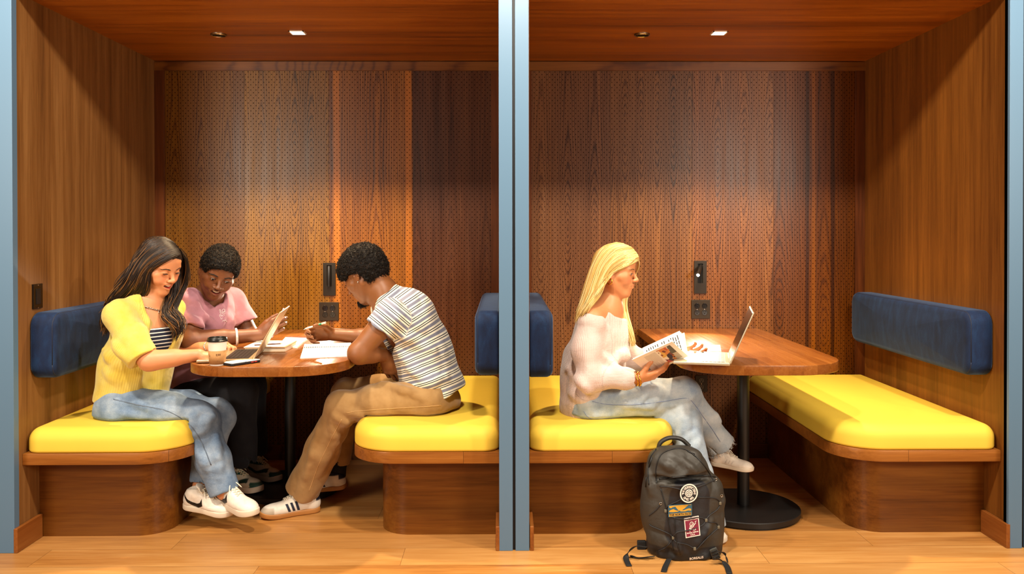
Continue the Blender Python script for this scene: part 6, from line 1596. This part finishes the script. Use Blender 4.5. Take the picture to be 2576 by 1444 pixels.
    def arc(txt, r, a0, a1, size, flip=False):
        n = len(txt)
        for i, ch in enumerate(txt):
            if ch == ' ': continue
            a = a0+(a1-a0)*(i+.5)/n
            def pl(u, v, a=a):
                rr = r+(v if not flip else -v); aa = a-(u/r if not flip else -u/r); return onpack(pc(np.stack([rr*np.cos(aa), rr*np.sin(aa)], 1)), .0043)
            text_mesh('lettering', ch, pl, size, wht, q, bold=.01)
    arc('THE GEODESIC DOME', .64, math.radians(190), math.radians(-10), .34); arc('SINCE 1975', .66, math.radians(218), math.radians(322), .34, True)
    # geodesic dome motif in the middle
    dome = []
    for rr in (.36,): dome.append([(rr*math.cos(a), rr*math.sin(a)) for a in np.linspace(0, 2*math.pi, 20)])
    for k in range(5): a = math.radians(90+72*k); a2 = math.radians(90+72*(k+1)); dome += [[(0, 0), (.2*math.cos(a), .2*math.sin(a)), (.34*math.cos(a), .34*math.sin(a))], [(.2*math.cos(a), .2*math.sin(a)), (.2*math.cos(a2), .2*math.sin(a2))], [(.2*math.cos(a), .2*math.sin(a)), (.34*math.cos((a+a2)/2), .34*math.sin((a+a2)/2)), (.2*math.cos(a2), .2*math.sin(a2))]]
    b = MB()
    for d in dome: b.tube(onpack(pc(resample(np.array(d), 14)), .0042), .0008, 4)
    b.build('dome_motif', wht, q)
    # mountain patch
    pm = lambda UV: np.array([C(1681+u*60, 1301-v*30+u*-4.5, -.15) for u, v in UV])
    yel = simple('patch_yellow', '#c9962c', .8); blu = simple('patch_blue', '#2f5668', .8); onpack = planar(pm, [(0, 0), (1, 0), (1, 1), (0, 1), (.5, .5)], .004); q2 = gridpatch('landscape_patch', pm, 0, 0, 1, 1, blu, .0030); gridpatch('patch_field', pm, .04, .28, .96, .93, yel, .0036, q2); gridpatch('patch_field', pm, .04, .03, .96, .26, yel, .0036, q2)
    def poly(name, pts, place, mat, off, par): V_ = onpack(place(np.array(pts)), off); return newobj(name, V_, [tuple(range(len(V_)))], mat, par)
    poly('mountain', [(.04, .80), (.12, .72), (.18, .80), (.30, .84), (.38, .62), (.44, .50), (.40, .48), (.30, .55), (.22, .66), (.12, .60), (.04, .52)], pm, blu, .0044, q2)
    poly('mountain', [(.96, .86), (.86, .90), (.78, .78), (.68, .62), (.58, .50), (.66, .50), (.78, .58), (.88, .62), (.96, .56)], pm, blu, .0044, q2)
    poly('tree_line', [(.04, .42), (.2, .38), (.4, .40), (.48, .50), (.52, .40), (.7, .38), (.85, .44), (.96, .40), (.96, .29), (.04, .29)], pm, blu, .0044, q2)
    text_mesh('lettering', 'THE NORTH FACE', lambda u, v: onpack(pm(np.stack([.5+u, .145+v*2.0], 1)), .0044), .108, blk, q2, bold=.004)
    # burgundy patch
    pr = lambda UV: np.array([C(1725+u*37-(v)*4.5, 1354-v*50-u*7, -.15) for u, v in UV])
    onpack = planar(pr, [(0, 0), (1, 0), (1, 1), (0, 1), (.5, .5)]); q3 = gridpatch('burgundy_patch', pr, 0, 0, 1, 1, wht, .0030); gridpatch('patch_field', pr, .06, .045, .94, .955, simple('patch_burgundy', '#7b1c36', .8), .0036, q3)
    text_mesh('lettering', 'PACK-SKI-CLIMB', lambda u, v: onpack(pr(np.stack([.5+u, .87+v*.8], 1)), .0044), .115, wht, q3, bold=.004)
    text_mesh('lettering', 'Berkeley, California', lambda u, v: onpack(pr(np.stack([.5+u, .225+v*.9], 1)), .0044), .098, wht, q3, bold=.004)
    text_mesh('lettering', 'U.S.A.', lambda u, v: onpack(pr(np.stack([.5+u, .115+v*.8], 1)), .0044), .13, wht, q3, bold=.004)
    b = MB()
    for d in ([(.30, .42), (.38, .55), (.35, .66), (.45, .76), (.58, .72), (.66, .60), (.60, .50), (.48, .46), (.30, .42)], [(.45, .50), (.52, .62), (.50, .70)], [(.62, .55), (.76, .66), (.72, .72), (.82, .76)], [(.28, .36), (.4, .40), (.55, .37), (.7, .40)], [(.52, .36), (.60, .31), (.72, .33), (.70, .39)], [(.32, .34), (.30, .30), (.36, .30)], [(.40, .48), (.44, .56), (.42, .62)], [(.54, .50), (.57, .58), (.58, .66)]):
        b.tube(onpack(pr(resample(np.array(d), 14)), .0040), .0011, 4)
    b.build('climber_motif', wht, q3)
    onpack = planar(lambda UV: np.array([C(1752+a*52, 1404-b_*52-a*7, -.15) for a, b_ in UV]), [(-.4, 0), (.4, 0), (0, .1), (0, -.1), (0, 0)])
    text_mesh('brand_lettering', 'BOREALIS', lambda u, v: onpack(np.array([C(1752+a*52, 1404-b_*52-a*7, -.15) for a, b_ in zip(u, v)]), .0018), .155, wht, t, bold=.004)
    onpack = onp0
    # zips and seams
    zp = simple('zip_black', '#0c0c0e', .5)
    for pts in ([(1652, 1215), (1650, 1180), (1662, 1145), (1690, 1130), (1722, 1130), (1752, 1150), (1778, 1180), (1797, 1212)], [(1632, 1220), (1630, 1180), (1636, 1150), (1650, 1130)], [(1658, 1206), (1690, 1202), (1730, 1198), (1775, 1197), (1800, 1200)], [(1662, 1230), (1676, 1280), (1684, 1330), (1694, 1385)], [(1697, 1300), (1700, 1350), (1712, 1395)]):
        newobj('zip', *tube(onpack(PX(list(smoothpath(np.array(pts, float), 8))), .0015), .0026, 6), zp, t, True)
    # top handle
    hp = smoothpath([C(1655, 1133, -.03), C(1661, 1114, -.03), C(1678, 1103, -.03), C(1697, 1101, -.03), C(1716, 1106, -.03), C(1734, 1122, -.03)], 8)
    newobj('top_handle', *tube(hp, .0085, 10, True, ((0, 1, 0), 1.6)), m, t, True, attrs={'Col': np.tile(lin('#24211c'), (len(hp)*10, 1))})
    # zip pulls, straps, buckle
    for p0, p1 in (((1640, 1150), (1632, 1175)), ((1730, 1135), (1748, 1143)), ((1626, 1200), (1624, 1225))):
        g_ = surf_(np.array([C(*p0, -.15), C(*p1, -.15)]), .002)
        if g_[0][1] > -.25 and g_[1][1] > -.25: b = MB(); b.tube(g_, .003, 6); b.build('zip_pull', zp, t, True)
    w = simple('webbing', '#141416', .75)
    c5 = lambda pts: [(1540+x/3.76, 1060+y/3.76) for x, y in pts]
    def strap(pts, zs, wd=.0115):
        P = []
        for (p, z) in zip(c5(pts), zs): P.append(atz(p[0], p[1], z))
        P = smoothpath(P, 8); P[:, 1] = np.minimum(P[:, 1], .02)
        newobj('strap', *tube(P, wd, 8, True, ((0, .3, 1), .14)), w, t, True)
    strap([(330, 1190), (230, 1180), (165, 1225), (130, 1290), (160, 1368)], (.06, .055, .03, .008, .003)); strap([(175, 1270), (250, 1290), (400, 1275)], (.004, .004, .01)); strap([(540, 1300), (505, 1370), (488, 1422)], (.012, .004, .003))
    strap([(1000, 1230), (1060, 1250), (1095, 1335)], (.05, .035, .004)); strap([(960, 1290), (1040, 1320), (1085, 1370), (1110, 1440)], (.03, .012, .004, .003))
    q = onpack(PX([(1798, 1393)]), .004)[0]; b = MB(); R_ = np.array(Matrix.Rotation(math.radians(-22), 3, 'Y'))
    b.box(q-np.array([.016, .006, .024]), q+np.array([.016, .004, .024]), .004, rot=R_); b.build('buckle', simple('buckle_plastic', '#3a3a36', .45), t, True)
    b = MB()
    for dz in (-.012, 0, .012): b.box(q+np.array([-.013, -.0085, dz-.003]), q+np.array([.013, -.005, dz+.003]), .001, rot=R_, ctr=q)
    b.build('buckle_bar', zp, t, True)
    b = MB(); v_ = C(1614, 1372, -.02); b.box(v_-np.array([.018, .01, .02]), v_+np.array([.018, .01, .02]), .004); b.build('hip_belt_stub', w, t, True)
backpack()
for o in bpy.data.objects:
    if '_org' in o: del o['_org']
